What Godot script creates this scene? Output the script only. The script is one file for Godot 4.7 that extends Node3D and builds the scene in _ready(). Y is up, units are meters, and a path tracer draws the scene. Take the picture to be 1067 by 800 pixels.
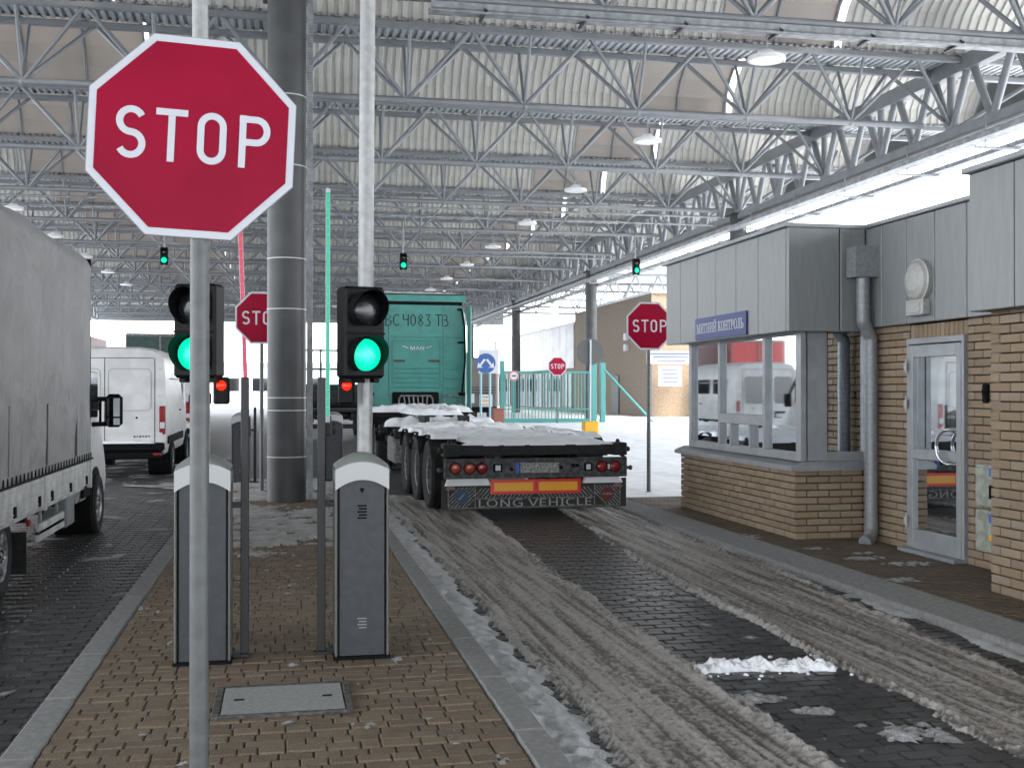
extends Node3D
# A roofed border crossing in winter. x to the right, lanes run along -z, camera above the origin. Units are metres.

const KERB := 0.12
var used := {}
var mats := {}
var rng := RandomNumberGenerator.new()

# ---------------------------------------------------------------- mesh builder
class B:
	var v := PackedVector3Array()
	var n := PackedVector3Array()
	var c := PackedColorArray()
	var col := Color.WHITE
	func tri(a: Vector3, b: Vector3, d: Vector3, na: Vector3, nb: Vector3, nd: Vector3) -> void:
		if (b - a).cross(d - a).dot(na + nb + nd) > 0.0:
			v.append(a); v.append(d); v.append(b)
			n.append(na); n.append(nd); n.append(nb)
		else:
			v.append(a); v.append(b); v.append(d)
			n.append(na); n.append(nb); n.append(nd)
		c.append(col); c.append(col); c.append(col)
	func quad(a: Vector3, b: Vector3, d: Vector3, e: Vector3, nn: Vector3) -> void:
		tri(a, b, d, nn, nn, nn)
		tri(a, d, e, nn, nn, nn)
	func face(a: Vector3, b: Vector3, d: Vector3, e: Vector3, away: Vector3) -> void:
		var nn := (d - a).cross(e - b).normalized()
		if nn.dot((a + b + d + e) * 0.25 - away) < 0.0: nn = -nn
		quad(a, b, d, e, nn)
	func box(at: Vector3, size: Vector3, bevel := 0.0, bs := Basis.IDENTITY) -> B:
		var h := size * 0.5
		if bevel <= 0.0:
			for ax in 3:
				for s in [-1.0, 1.0]:
					var p := []
					for q in [[-1, -1], [1, -1], [1, 1], [-1, 1]]:
						var w := Vector3.ZERO
						w[ax] = s * h[ax]; w[(ax + 1) % 3] = q[0] * h[(ax + 1) % 3]; w[(ax + 2) % 3] = q[1] * h[(ax + 2) % 3]
						p.append(at + bs * w)
					var nn := Vector3.ZERO
					nn[ax] = s
					quad(p[0], p[1], p[2], p[3], bs * nn)
			return self
		var b: float = minf(bevel, minf(h.x, minf(h.y, h.z)) * 0.98)
		var pt := func(s: Vector3, ax: int) -> Vector3:
			var w := Vector3(s.x * (h.x - b), s.y * (h.y - b), s.z * (h.z - b))
			w[ax] = s[ax] * h[ax]
			return at + bs * w
		for ax in 3:
			var a1 := (ax + 1) % 3
			var a2 := (ax + 2) % 3
			for s in [-1.0, 1.0]:
				var p := []
				for q in [[-1, -1], [1, -1], [1, 1], [-1, 1]]:
					var sg := Vector3.ZERO
					sg[ax] = s; sg[a1] = q[0]; sg[a2] = q[1]
					p.append(pt.call(sg, ax))
				var nn := Vector3.ZERO
				nn[ax] = s
				quad(p[0], p[1], p[2], p[3], bs * nn)
			for s1 in [-1.0, 1.0]:
				for s2 in [-1.0, 1.0]:
					var lo := Vector3.ZERO
					lo[ax] = -1.0; lo[a1] = s1; lo[a2] = s2
					var hi := lo
					hi[ax] = 1.0
					var nn := Vector3.ZERO
					nn[a1] = s1; nn[a2] = s2
					quad(pt.call(lo, a1), pt.call(hi, a1), pt.call(hi, a2), pt.call(lo, a2), (bs * nn).normalized())
		for k in 8:
			var sg := Vector3(1 if k & 1 else -1, 1 if k & 2 else -1, 1 if k & 4 else -1)
			var nn := (bs * sg).normalized()
			tri(pt.call(sg, 0), pt.call(sg, 1), pt.call(sg, 2), nn, nn, nn)
		return self
	func cyl(p0: Vector3, p1: Vector3, r0: float, r1 := -1.0, seg := 10, caps := true) -> B:
		if r1 < 0.0: r1 = r0
		var d := (p1 - p0).normalized()
		var u := d.cross(Vector3.UP if absf(d.y) < 0.9 else Vector3.RIGHT).normalized()
		var w := d.cross(u)
		for k in seg:
			var a0 := TAU * k / seg
			var a1 := TAU * (k + 1) / seg
			var n0 := u * cos(a0) + w * sin(a0)
			var n1 := u * cos(a1) + w * sin(a1)
			tri(p0 + n0 * r0, p0 + n1 * r0, p1 + n1 * r1, n0, n1, n1)
			tri(p0 + n0 * r0, p1 + n1 * r1, p1 + n0 * r1, n0, n1, n0)
			if caps:
				tri(p0, p0 + n0 * r0, p0 + n1 * r0, -d, -d, -d)
				tri(p1, p1 + n0 * r1, p1 + n1 * r1, d, d, d)
		return self
	func tube(pts: Array, r: float, seg := 8) -> B:
		for k in pts.size() - 1:
			var a: Vector3 = pts[k]
			var b: Vector3 = pts[k + 1]
			cyl(a, b, r, r, seg, true)
			if k > 0: ball(a, Vector3.ONE * r, seg, 4)
		return self
	func ball(at: Vector3, r: Vector3, seg := 10, rows := 6) -> B:
		for j in rows:
			var t0 := PI * j / rows - PI / 2
			var t1 := PI * (j + 1) / rows - PI / 2
			for k in seg:
				var q := []
				for e in [[t0, k], [t0, k + 1], [t1, k + 1], [t1, k]]:
					var a := TAU * float(e[1]) / seg
					q.append(Vector3(cos(e[0]) * cos(a), sin(e[0]), cos(e[0]) * sin(a)))
				tri(at + q[0] * r, at + q[1] * r, at + q[2] * r, q[0], q[1], q[2])
				tri(at + q[0] * r, at + q[2] * r, at + q[3] * r, q[0], q[2], q[3])
		return self
	func lathe(prof: Array, seg: int, xf: Transform3D) -> B:          # prof: Vector2(radius, height along the local y)
		for j in prof.size() - 1:
			var p: Vector2 = prof[j]
			var q: Vector2 = prof[j + 1]
			var t := (q - p)
			if t.length() < 1e-6: continue
			var nn := Vector2(t.y, -t.x).normalized()
			for k in seg:
				var a0 := TAU * k / seg
				var a1 := TAU * (k + 1) / seg
				var d0 := Vector3(cos(a0), 0, sin(a0))
				var d1 := Vector3(cos(a1), 0, sin(a1))
				var n0 := xf.basis * (d0 * nn.x + Vector3.UP * nn.y)
				var n1 := xf.basis * (d1 * nn.x + Vector3.UP * nn.y)
				var A := xf * (d0 * p.x + Vector3.UP * p.y)
				var Bq := xf * (d1 * p.x + Vector3.UP * p.y)
				var C := xf * (d1 * q.x + Vector3.UP * q.y)
				var D := xf * (d0 * q.x + Vector3.UP * q.y)
				if p.x > 1e-6: tri(A, Bq, C, n0, n1, n1)
				if q.x > 1e-6: tri(A, C, D, n0, n1, n0)
		return self
	func prism(poly: PackedVector2Array, z0: float, z1: float, xf := Transform3D.IDENTITY) -> B:
		var idx := Geometry2D.triangulate_polygon(poly)
		var nf := (xf.basis * Vector3(0, 0, 1)).normalized()
		for k in range(0, idx.size(), 3):
			var p := []
			for j in 3: p.append(poly[idx[k + j]])
			tri(xf * Vector3(p[0].x, p[0].y, z1), xf * Vector3(p[1].x, p[1].y, z1), xf * Vector3(p[2].x, p[2].y, z1), nf, nf, nf)
			tri(xf * Vector3(p[0].x, p[0].y, z0), xf * Vector3(p[1].x, p[1].y, z0), xf * Vector3(p[2].x, p[2].y, z0), -nf, -nf, -nf)
		var s := -1.0 if Geometry2D.is_polygon_clockwise(poly) else 1.0
		for k in poly.size():
			var a := poly[k]
			var b := poly[(k + 1) % poly.size()]
			var t := (b - a).normalized()
			var nn := (xf.basis * Vector3(t.y, -t.x, 0) * s).normalized()
			quad(xf * Vector3(a.x, a.y, z0), xf * Vector3(b.x, b.y, z0), xf * Vector3(b.x, b.y, z1), xf * Vector3(a.x, a.y, z1), nn)
		return self
	func stroke(pts: Array, w: float, closed: bool, z0: float, z1: float, xf := Transform3D.IDENTITY) -> B:
		var m := pts.size()
		var L := []
		var R := []
		for k in m:
			var p: Vector2 = pts[k]
			var a: Vector2 = pts[(k - 1 + m) % m] if closed or k > 0 else p
			var b: Vector2 = pts[(k + 1) % m] if closed or k < m - 1 else p
			var t := (b - a).normalized()
			var nn := Vector2(-t.y, t.x) * w * 0.5
			L.append(p + nn); R.append(p - nn)
		for k in (m if closed else m - 1):
			var j := (k + 1) % m
			prism(PackedVector2Array([L[k], R[k], R[j], L[j]]), z0, z1, xf)
		return self
	func grid(nu: int, nv: int, f: Callable, keep = null) -> B:   # f(i, j) -> [position, colour]; smooth normals
		var p := []
		var cc := []
		p.resize((nu + 1) * (nv + 1)); cc.resize(p.size())
		for i in nu + 1:
			for j in nv + 1:
				var r: Array = f.call(i, j)
				p[i * (nv + 1) + j] = r[0]; cc[i * (nv + 1) + j] = r[1]
		var nr := []
		nr.resize(p.size())
		for i in nu + 1:
			for j in nv + 1:
				var du: Vector3 = p[mini(i + 1, nu) * (nv + 1) + j] - p[maxi(i - 1, 0) * (nv + 1) + j]
				var dv: Vector3 = p[i * (nv + 1) + mini(j + 1, nv)] - p[i * (nv + 1) + maxi(j - 1, 0)]
				nr[i * (nv + 1) + j] = du.cross(dv).normalized()
		for i in nu:
			for j in nv:
				if keep != null and not keep.call(i, j): continue
				var k := [i * (nv + 1) + j, (i + 1) * (nv + 1) + j, (i + 1) * (nv + 1) + j + 1, i * (nv + 1) + j + 1]
				for t in [[0, 1, 2], [0, 2, 3]]:
					tri(p[k[t[0]]], p[k[t[1]]], p[k[t[2]]], nr[k[t[0]]], nr[k[t[1]]], nr[k[t[2]]])
					var z := c.size()
					var sw: bool = v[z - 2] != p[k[t[1]]]
					c[z - 3] = cc[k[t[0]]]; c[z - 2] = cc[k[t[2]]] if sw else cc[k[t[1]]]; c[z - 1] = cc[k[t[1]]] if sw else cc[k[t[2]]]
		return self
	func loft(rings: Array, caps := true) -> B:                       # rings of equal point counts, closed round
		var m: int = rings[0].size()
		var nr := []
		var mid := Vector3.ZERO
		for k in rings.size():
			var ctr := Vector3.ZERO
			for q in rings[k]: ctr += q / m
			var row := []
			for j in m:
				var du: Vector3 = rings[k][(j + 1) % m] - rings[k][(j - 1 + m) % m]
				var dv: Vector3 = rings[mini(k + 1, rings.size() - 1)][j] - rings[maxi(k - 1, 0)][j]
				var nn := du.cross(dv).normalized()
				if nn.dot(rings[k][j] - ctr) < 0: nn = -nn
				row.append(nn)
			nr.append(row)
			mid += ctr / rings.size()
		for k in rings.size() - 1:
			for j in m:
				var i := (j + 1) % m
				tri(rings[k][j], rings[k][i], rings[k + 1][i], nr[k][j], nr[k][i], nr[k + 1][i])
				tri(rings[k][j], rings[k + 1][i], rings[k + 1][j], nr[k][j], nr[k + 1][i], nr[k + 1][j])
		if caps:
			for k in [0, rings.size() - 1]:
				var ctr := Vector3.ZERO
				for q in rings[k]: ctr += q / m
				var nn: Vector3 = ((rings[k][m / 3] - ctr).cross(rings[k][0] - ctr)).normalized()
				if nn.dot(ctr - mid) < 0: nn = -nn
				for j in m: tri(ctr, rings[k][j], rings[k][(j + 1) % m], nn, nn, nn)
		return self
	func add(o: B, xf: Transform3D, tint := Color(-1, 0, 0)) -> B:
		var nb := xf.basis.inverse().transposed()
		for k in o.v.size():
			v.append(xf * o.v[k]); n.append((nb * o.n[k]).normalized())
			c.append(o.c[k] if tint.r < 0 else tint)
		return self
	func mesh() -> ArrayMesh:
		var a := []
		a.resize(Mesh.ARRAY_MAX)
		a[Mesh.ARRAY_VERTEX] = v; a[Mesh.ARRAY_NORMAL] = n; a[Mesh.ARRAY_COLOR] = c
		var m := ArrayMesh.new()
		m.add_surface_from_arrays(Mesh.PRIMITIVE_TRIANGLES, a)
		return m

# ---------------------------------------------------------------- scene helpers
func numbered(called: String) -> String:
	if not used.has(called):
		used[called] = 0
		return called
	used[called] += 1
	return "%s_%03d" % [called, used[called]]

func thing(called: String, label: String, category: String, at := Vector3.ZERO, turn := 0.0, group := "") -> Node3D:
	var o := Node3D.new()
	o.name = numbered(called)
	add_child(o)
	o.position = at
	o.rotation.y = turn
	o.set_meta("label", label); o.set_meta("category", category)
	if group: o.set_meta("group", group)
	return o

func put(called: String, b: B, m: Material, parent: Node) -> MeshInstance3D:
	return putm(called, b.mesh(), m, parent)

func putm(called: String, mesh: Mesh, m: Material, parent: Node) -> MeshInstance3D:
	var o := MeshInstance3D.new()
	o.name = called if parent != self else numbered(called)
	o.mesh = mesh
	o.material_override = m
	o.cast_shadow = GeometryInstance3D.SHADOW_CASTING_SETTING_ON
	parent.add_child(o, true)
	return o

func node(called: String, parent: Node, at := Vector3.ZERO) -> Node3D:
	var o := Node3D.new()
	o.name = called
	parent.add_child(o, true)
	o.position = at
	return o

func tag(o: Node, label: String, category: String, group := "") -> Node:
	o.set_meta("label", label); o.set_meta("category", category)
	if group: o.set_meta("group", group)
	return o

func structure(o: Node) -> Node:
	o.set_meta("kind", "structure")
	return o

func stuff(o: Node) -> Node:
	o.set_meta("kind", "stuff")
	return o

func copy(src: Node3D, at: Vector3, turn: float, label: String) -> Node3D:
	var o: Node3D = src.duplicate()
	o.name = numbered(str(src.name))
	add_child(o)
	o.position = at; o.rotation.y = turn
	o.set_meta("label", label)
	return o

func noise_tex(sd: int, freq: float, lo: float, hi: float, oct := 4, as_normal := false, bump := 2.0, size := 512, lo2 := -1.0) -> NoiseTexture2D:
	var f := FastNoiseLite.new()
	f.seed = sd; f.frequency = freq; f.noise_type = FastNoiseLite.TYPE_SIMPLEX_SMOOTH
	f.fractal_octaves = oct
	var t := NoiseTexture2D.new()
	t.width = size; t.height = size; t.seamless = true; t.noise = f
	if as_normal:
		t.as_normal_map = true; t.bump_strength = bump
	else:
		var g := Gradient.new()
		g.offsets = PackedFloat32Array([0.0, 0.25, 0.75, 1.0])
		g.colors = PackedColorArray([Color(lo, lo, lo), Color(lo, lo, lo), Color(hi, hi, hi), Color(hi, hi, hi)])
		t.color_ramp = g
	return t

var tex := {}
func m(key: String, lin := Color(0.5, 0.5, 0.5), rough := 0.6, metal := 0.0, t := "", sc := 1.0, nrm := "", ns := 0.5) -> StandardMaterial3D:
	if mats.has(key): return mats[key]
	var s := StandardMaterial3D.new()
	s.albedo_color = lin.linear_to_srgb()
	s.roughness = rough; s.metallic = metal
	s.cull_mode = BaseMaterial3D.CULL_DISABLED
	if t:
		s.albedo_texture = tex[t]
	if nrm:
		s.normal_enabled = true; s.normal_texture = tex[nrm]; s.normal_scale = ns
	if t or nrm:
		s.uv1_triplanar = true; s.uv1_world_triplanar = true
		s.uv1_scale = Vector3.ONE * sc
	mats[key] = s
	return s

func vm(key: String, rough := 0.8, t := "", sc := 1.0, nrm := "", ns := 0.5) -> StandardMaterial3D:      # colour from the vertices
	if mats.has(key): return mats[key]
	var s := m(key, Color.WHITE, rough, 0.0, t, sc, nrm, ns)
	s.vertex_color_use_as_albedo = true
	return s

func glow(key: String, c: Color, e: float) -> StandardMaterial3D:
	if mats.has(key): return mats[key]
	var s := m(key, Color(c.r * 0.3, c.g * 0.3, c.b * 0.3), 0.3)
	s.emission_enabled = true; s.emission = c.linear_to_srgb(); s.emission_energy_multiplier = e
	return s

func text(called: String, s: String, h: float, parent: Node, xf: Transform3D, mat: Material, font := "Droid Sans", wide := 1.0, depth := 0.004) -> MeshInstance3D:
	var f := SystemFont.new()
	f.font_names = PackedStringArray([font])
	var t := TextMesh.new()
	t.text = s; t.font = f; t.font_size = 64; t.pixel_size = h / (64.0 * 0.71); t.depth = depth
	t.horizontal_alignment = HORIZONTAL_ALIGNMENT_CENTER; t.vertical_alignment = VERTICAL_ALIGNMENT_CENTER
	var o := putm(called, t, mat, parent)
	o.transform = xf * Transform3D(Basis.from_scale(Vector3(wide, 1, 1)), Vector3.ZERO)
	return o

func rot_y(a: float) -> Basis: return Basis(Vector3.UP, a)

func arc(cx: float, cy: float, rx: float, ry: float, a0: float, a1: float, k: int) -> Array:
	var o := []
	for j in k + 1:
		var a := deg_to_rad(lerpf(a0, a1, float(j) / k))
		o.append(Vector2(cx + rx * cos(a), cy + ry * sin(a)))
	return o

func ngon(k: int, r: float, turn := 0.0) -> PackedVector2Array:
	var o := PackedVector2Array()
	for j in k: o.append(Vector2(cos(TAU * j / k + turn), sin(TAU * j / k + turn)) * r)
	return o

func snow_lump(parent: Node, called: String, w: float, l: float, h: float, at: Vector3, sd: int, nu := 14, nv := 20, rough := 0.5) -> MeshInstance3D:
	var f := FastNoiseLite.new()
	f.seed = sd; f.frequency = 3.0; f.fractal_octaves = 3
	var b := B.new()
	b.grid(nu, nv, func(i: int, j: int):
		var u := 2.0 * i / nu - 1.0
		var q := 2.0 * j / nv - 1.0
		var e := (1.0 - pow(absf(u), 4.0)) * (1.0 - pow(absf(q), 6.0))
		var x: float = u * w / 2
		var z: float = q * l / 2
		var k := f.get_noise_2d(x * 1.3 + sd, z * 1.3)
		var k2 := f.get_noise_2d(x * 6.0, z * 6.0 + sd)
		x += 0.05 * minf(w, 0.4) * f.get_noise_2d(z * 4.0, sd * 3.1) * 2.0
		return [Vector3(x, h * pow(maxf(e, 0.0), 0.35) * (1.0 + rough * k + 0.35 * k2 + 0.2 * f.get_noise_2d(x * 16.0 + 5.0, z * 16.0)), z), Color.WHITE])
	var o := put(called, b, m("snow"), parent)
	o.position = at
	return o

func blob(b: B, at: Vector3, rx: float, rz: float, h: float, sd: int) -> void:     # a ragged flat scrap of snow
	var f := FastNoiseLite.new()
	f.seed = sd; f.frequency = 1.2; f.fractal_octaves = 3
	var turn := sd * 1.7
	var K := 20
	var R := 3
	var pt := func(k: int, r: int) -> Vector3:
		var a := TAU * (k % K) / K
		var q := float(r) / R
		var e := (1.0 + 0.7 * f.get_noise_2d(cos(a) * 1.6, sin(a) * 1.6) + 0.5 * f.get_noise_2d(cos(a) * 5.0 + 7.0, sin(a) * 5.0)) * q
		var p := Vector3(cos(a) * rx * e, 0, sin(a) * rz * e).rotated(Vector3.UP, turn if rx < 0.05 else turn * 0.03)
		p.y = h * maxf(0.0, 1.0 - q * q) * (1.0 + 0.6 * f.get_noise_2d(p.x * 30.0, p.z * 30.0))
		return at + p
	for r in R:
		for k in K:
			var a0: Vector3 = pt.call(k, r)
			var a1: Vector3 = pt.call(k + 1, r)
			var b0: Vector3 = pt.call(k, r + 1)
			var b1: Vector3 = pt.call(k + 1, r + 1)
			var nn := ((b0 - at) * 0.5 + Vector3(0, rx, 0)).normalized()
			var keepc := b.col
			if r == R - 1: b.col = keepc.lerp(Color(0.16, 0.155, 0.15), 0.45)
			b.tri(a0, b0, b1, nn, nn, nn)
			if r > 0: b.tri(a0, b1, a1, nn, nn, nn)
			b.col = keepc

func wheel(parent: Node, at: Vector3, r: float, w: float, side: float, style := "steel") -> Node3D:
	var o := node("wheel", parent, at)
	var xf := Transform3D(Basis(Vector3.BACK, -side * PI / 2), Vector3.ZERO)      # local y points outwards
	var t := B.new()
	var h := w / 2
	var rr := r * (0.58 if style == "steel" else 0.62)
	t.lathe([Vector2(rr, -h * 0.8), Vector2(r * 0.84, -h), Vector2(r * 0.95, -h * 0.92), Vector2(r, -h * 0.7), Vector2(r, h * 0.7), Vector2(r * 0.95, h * 0.92), Vector2(r * 0.84, h), Vector2(rr, h * 0.8), Vector2(rr, -h * 0.8)], 36, xf)
	for k in 40:
		var a := TAU * k / 40
		for s in [-1, 1]:
			t.box(xf * Vector3(cos(a) * r, s * h * 0.42, sin(a) * r), Vector3(w * 0.3, 0.016, r * 0.09), 0.0, Basis(Vector3.RIGHT, side * a * 1.0) if false else Basis(xf.basis * Vector3.UP, xf.basis * Vector3(cos(a), 0, sin(a)), xf.basis * Vector3(-sin(a), 0, cos(a))))
	put("tyre", t, m("rubber"), o)
	var q := B.new()
	if style == "steel":
		q.lathe([Vector2(rr, -h * 0.8), Vector2(rr * 0.97, h * 0.78), Vector2(rr * 0.9, h * 0.72), Vector2(rr * 0.86, h * 0.1), Vector2(rr * 0.55, h * 0.0), Vector2(rr * 0.5, h * 0.35), Vector2(rr * 0.3, h * 0.5), Vector2(0, h * 0.52)], 28, xf)
	else:
		q.lathe([Vector2(rr, -h * 0.8), Vector2(rr * 0.99, h * 0.85), Vector2(rr * 0.93, h * 0.75), Vector2(rr * 0.85, h * 0.45), Vector2(rr * 0.4, h * 0.6), Vector2(rr * 0.34, h * 0.8), Vector2(0, h * 0.85)], 28, xf)
		for k in 6:
			var a := TAU * (k + 0.5) / 6
			q.box(xf * Vector3(cos(a) * rr * 0.66, h * 0.66, sin(a) * rr * 0.66), Vector3(0.03, rr * 0.52, rr * 0.22), 0.012, Basis(xf.basis * Vector3.UP, xf.basis * Vector3(cos(a), 0, sin(a)), xf.basis * Vector3(-sin(a), 0, cos(a))))
	put("rim", q, m("rim_metal") if style == "steel" else m("hubcap"), o)
	var nuts := B.new()
	for k in 10:
		var a := TAU * (k + (0.0 if style == "steel" else 0.5)) / 10
		if style == "steel":
			nuts.cyl(xf * Vector3(cos(a) * rr * 0.7, h * 0.02, sin(a) * rr * 0.7), xf * Vector3(cos(a) * rr * 0.7, h * 0.12, sin(a) * rr * 0.7), rr * 0.09, -1, 8)
		elif k % 2 == 0:
			nuts.cyl(xf * Vector3(cos(a) * rr * 0.22, h * 0.8, sin(a) * rr * 0.22), xf * Vector3(cos(a) * rr * 0.22, h * 0.9, sin(a) * rr * 0.22), rr * 0.05, -1, 6)
	put("wheel_nuts", nuts, m("black"), o)
	return o

func _ready() -> void:
	rng.seed = 7
	# ---- camera
	var cam := Camera3D.new()
	cam.name = "camera"
	cam.projection = Camera3D.PROJECTION_PERSPECTIVE
	cam.fov = 37.16
	cam.near = 0.05; cam.far = 3000.0
	cam.position = Vector3(0, 1.70, 0)
	cam.rotation = Vector3(deg_to_rad(0.337), deg_to_rad(-11.31), 0)
	add_child(cam)
	cam.current = true
	# ---- sky, light, exposure
	var env := Environment.new()
	env.background_mode = Environment.BG_SKY
	var sky := Sky.new()
	var sm := ProceduralSkyMaterial.new()
	sm.sky_top_color = Color(0.80, 0.83, 0.87)
	sm.sky_horizon_color = Color(0.93, 0.94, 0.95)
	sm.sky_curve = 0.25
	sm.ground_bottom_color = Color(0.75, 0.76, 0.78)
	sm.ground_horizon_color = Color(0.93, 0.94, 0.95)
	sm.sky_energy_multiplier = 1.0
	sky.sky_material = sm
	env.sky = sky
	env.tonemap_mode = Environment.TONE_MAPPER_LINEAR
	env.tonemap_exposure = 8.4
	env.sdfgi_enabled = true; env.ssao_enabled = true; env.ssil_enabled = true
	var we := WorldEnvironment.new()
	we.name = "world_environment"
	we.environment = env
	add_child(we)
	var sun := DirectionalLight3D.new()
	sun.name = "overcast_sun"
	sun.light_energy = 0.35
	sun.light_color = Color(1.0, 0.97, 0.93)
	sun.light_angular_distance = 20.0
	sun.shadow_enabled = true
	sun.rotation = Vector3(deg_to_rad(-48), deg_to_rad(28), 0)
	add_child(sun)
	make_materials()
	make_ground()
	make_canopy()
	make_booth()
	make_far_buildings()
	make_island_things()
	make_vehicles()
	make_far_things()

func make_materials() -> void:
	tex["fine"] = noise_tex(1, 0.03, 0.90, 1.0, 4)
	tex["blotch"] = noise_tex(2, 0.008, 0.82, 1.0, 5)
	tex["dirt"] = noise_tex(3, 0.012, 0.6, 1.0, 5)
	tex["soft"] = noise_tex(4, 0.006, 0.93, 1.0, 3)
	tex["bump"] = noise_tex(5, 0.08, 0, 1, 4, true, 3.0)
	tex["fold"] = noise_tex(6, 0.012, 0, 1, 3, true, 6.0)
	tex["streak"] = noise_tex(11, 0.02, 0.955, 1.0, 4)
	tex["grit"] = noise_tex(8, 0.2, 0.6, 1.0, 3)
	# ground
	m("snow", Color(0.80, 0.82, 0.85), 0.75, 0.0, "soft", 0.6, "bump", 0.5)
	m("dark_road", Color(0.055, 0.055, 0.056), 0.55, 0.0, "dirt", 0.35, "bump", 0.4)
	m("joint_dark", Color(0.02, 0.02, 0.02), 0.8, 0.0, "grit", 1.5)
	m("joint_brown", Color(0.055, 0.043, 0.032), 0.9, 0.0, "grit", 1.5)
	vm("paver_dark", 0.38, "grit", 1.2, "bump", 0.5)
	vm("paver_brown", 0.75, "grit", 1.2, "bump", 0.4)
	vm("slush", 0.55, "grit", 1.6, "bump", 1.0)
	m("kerb_stone", Color(0.23, 0.23, 0.228), 0.85, 0.0, "fine", 1.0, "bump", 0.3)
	# steel
	m("galvanised", Color(0.34, 0.355, 0.37), 0.55, 0.4, "blotch", 0.9)
	m("truss_paint", Color(0.24, 0.252, 0.265), 0.5, 0.25, "soft", 0.5)
	m("column_paint", Color(0.060, 0.062, 0.064), 0.55, 0.0, "blotch", 0.35)
	m("weld_band", Color(0.45, 0.46, 0.46), 0.6)
	m("roof_sheet", Color(0.52, 0.51, 0.475), 0.5, 0.0, "soft", 0.3)
	m("deck_sheet", Color(0.50, 0.52, 0.55), 0.45, 0.3)
	var sk := m("skylight", Color(0.24, 0.225, 0.21), 0.4, 0.0, "soft", 0.2)
	sk.backlight_enabled = true; sk.backlight = Color(0.55, 0.52, 0.49)
	m("pole_metal", Color(0.36, 0.365, 0.365), 0.5, 0.4, "fine", 0.7)
	m("sign_pole", Color(0.115, 0.12, 0.122), 0.5, 0.3, "fine", 0.8)
	m("sign_back", Color(0.30, 0.31, 0.32), 0.5, 0.4)
	m("sign_red", Color(0.275, 0.001, 0.026), 0.42, 0.0, "soft", 0.5)
	mats["sign_red"].metallic_specular = 0.25
	m("sign_white", Color(0.50, 0.52, 0.57), 0.45)
	m("sign_blue", Color(0.006, 0.07, 0.26), 0.4)
	# barrier
	m("cabinet_dark", Color(0.034, 0.037, 0.044), 0.45, 0.1, "fine", 0.8)
	m("cabinet_trim", Color(0.22, 0.225, 0.22), 0.5, 0.1)
	m("cabinet_edge", Color(0.10, 0.098, 0.088), 0.5, 0.2)
	m("cabinet_cap", Color(0.33, 0.34, 0.345), 0.35, 0.3)
	m("black", Color(0.006, 0.006, 0.0065), 0.7)
	m("black_gloss", Color(0.004, 0.0045, 0.005), 0.45)
	mats["black"].metallic_specular = 0.2; mats["black_gloss"].metallic_specular = 0.25
	m("post_dark", Color(0.010, 0.011, 0.013), 0.5, 0.0)
	m("lens_dark", Color(0.012, 0.013, 0.014), 0.2)
	# booth
	vm("brick", 0.8, "grit", 1.5, "bump", 0.5)
	m("mortar", Color(0.045, 0.030, 0.022), 0.95, 0.0, "grit", 1.5)
	m("fascia", Color(0.205, 0.217, 0.222), 0.45, 0.1, "streak", 1.0)
	mats["fascia"].uv1_scale = Vector3(1.6, 0.16, 1.6)
	m("aluminium", Color(0.27, 0.285, 0.30), 0.45, 0.2, "soft", 1.0)
	m("mirror_glass", Color(0.74, 0.78, 0.82), 0.025, 1.0)
	m("pipe_grey", Color(0.26, 0.275, 0.29), 0.45, 0.2, "fine", 1.0)
	m("plastic_box", Color(0.34, 0.36, 0.31), 0.6, 0.0, "blotch", 2.0)
	m("lamp_opal", Color(0.42, 0.42, 0.40), 0.4, 0.0, "fine", 1.5)
	m("steel_bright", Color(0.62, 0.63, 0.65), 0.2, 0.9)
	# vehicles
	m("rubber", Color(0.013, 0.013, 0.014), 0.85, 0.0, "dirt", 2.0)
	m("rim_metal", Color(0.24, 0.24, 0.24), 0.6, 0.3, "dirt", 2.0)
	m("hubcap", Color(0.42, 0.43, 0.44), 0.4, 0.5, "dirt", 2.0)
	m("van_white", Color(0.60, 0.60, 0.60), 0.35, 0.0, "dirt", 0.5)
	mats["van_white"].albedo_texture = tex["soft"]
	m("board_white", Color(0.55, 0.56, 0.55), 0.5, 0.0, "blotch", 0.7)
	m("tarp", Color(0.215, 0.215, 0.218), 0.55, 0.0, "soft", 0.4, "fold", 0.7)
	m("cab_green", Color(0.030, 0.205, 0.178), 0.35, 0.0, "soft", 0.8)
	m("chassis", Color(0.011, 0.011, 0.012), 0.75, 0.0, "dirt", 1.5)
	m("lampbar", Color(0.085, 0.088, 0.088), 0.6, 0.1, "dirt", 1.5)
	m("lens_red", Color(0.22, 0.010, 0.010), 0.2)
	m("lens_orange", Color(0.30, 0.035, 0.012), 0.2)
	m("reflector_yellow", Color(0.78, 0.36, 0.01), 0.35)
	m("reflector_red", Color(0.66, 0.03, 0.02), 0.35)
	m("mud_grey", Color(0.26, 0.26, 0.25), 0.8, 0.0, "dirt", 3.0)
	m("glass_dark", Color(0.01, 0.012, 0.014), 0.05)
	m("plate", Color(0.35, 0.35, 0.34), 0.5, 0.0, "dirt", 4.0)
	m("sky_blue", Color(0.03, 0.10, 0.42), 0.5)
	m("teal_paint", Color(0.05, 0.26, 0.24), 0.5)
	m("red_paint", Color(0.42, 0.035, 0.03), 0.45)
	m("dark_green", Color(0.012, 0.045, 0.040), 0.5, 0.0, "blotch", 0.8)
	m("yellow_paint", Color(0.72, 0.38, 0.01), 0.5)
	m("taupe", Color(0.13, 0.12, 0.11), 0.6, 0.0, "soft", 0.5)
	m("panel_white", Color(0.60, 0.61, 0.64), 0.5, 0.0, "soft", 0.2)
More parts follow.
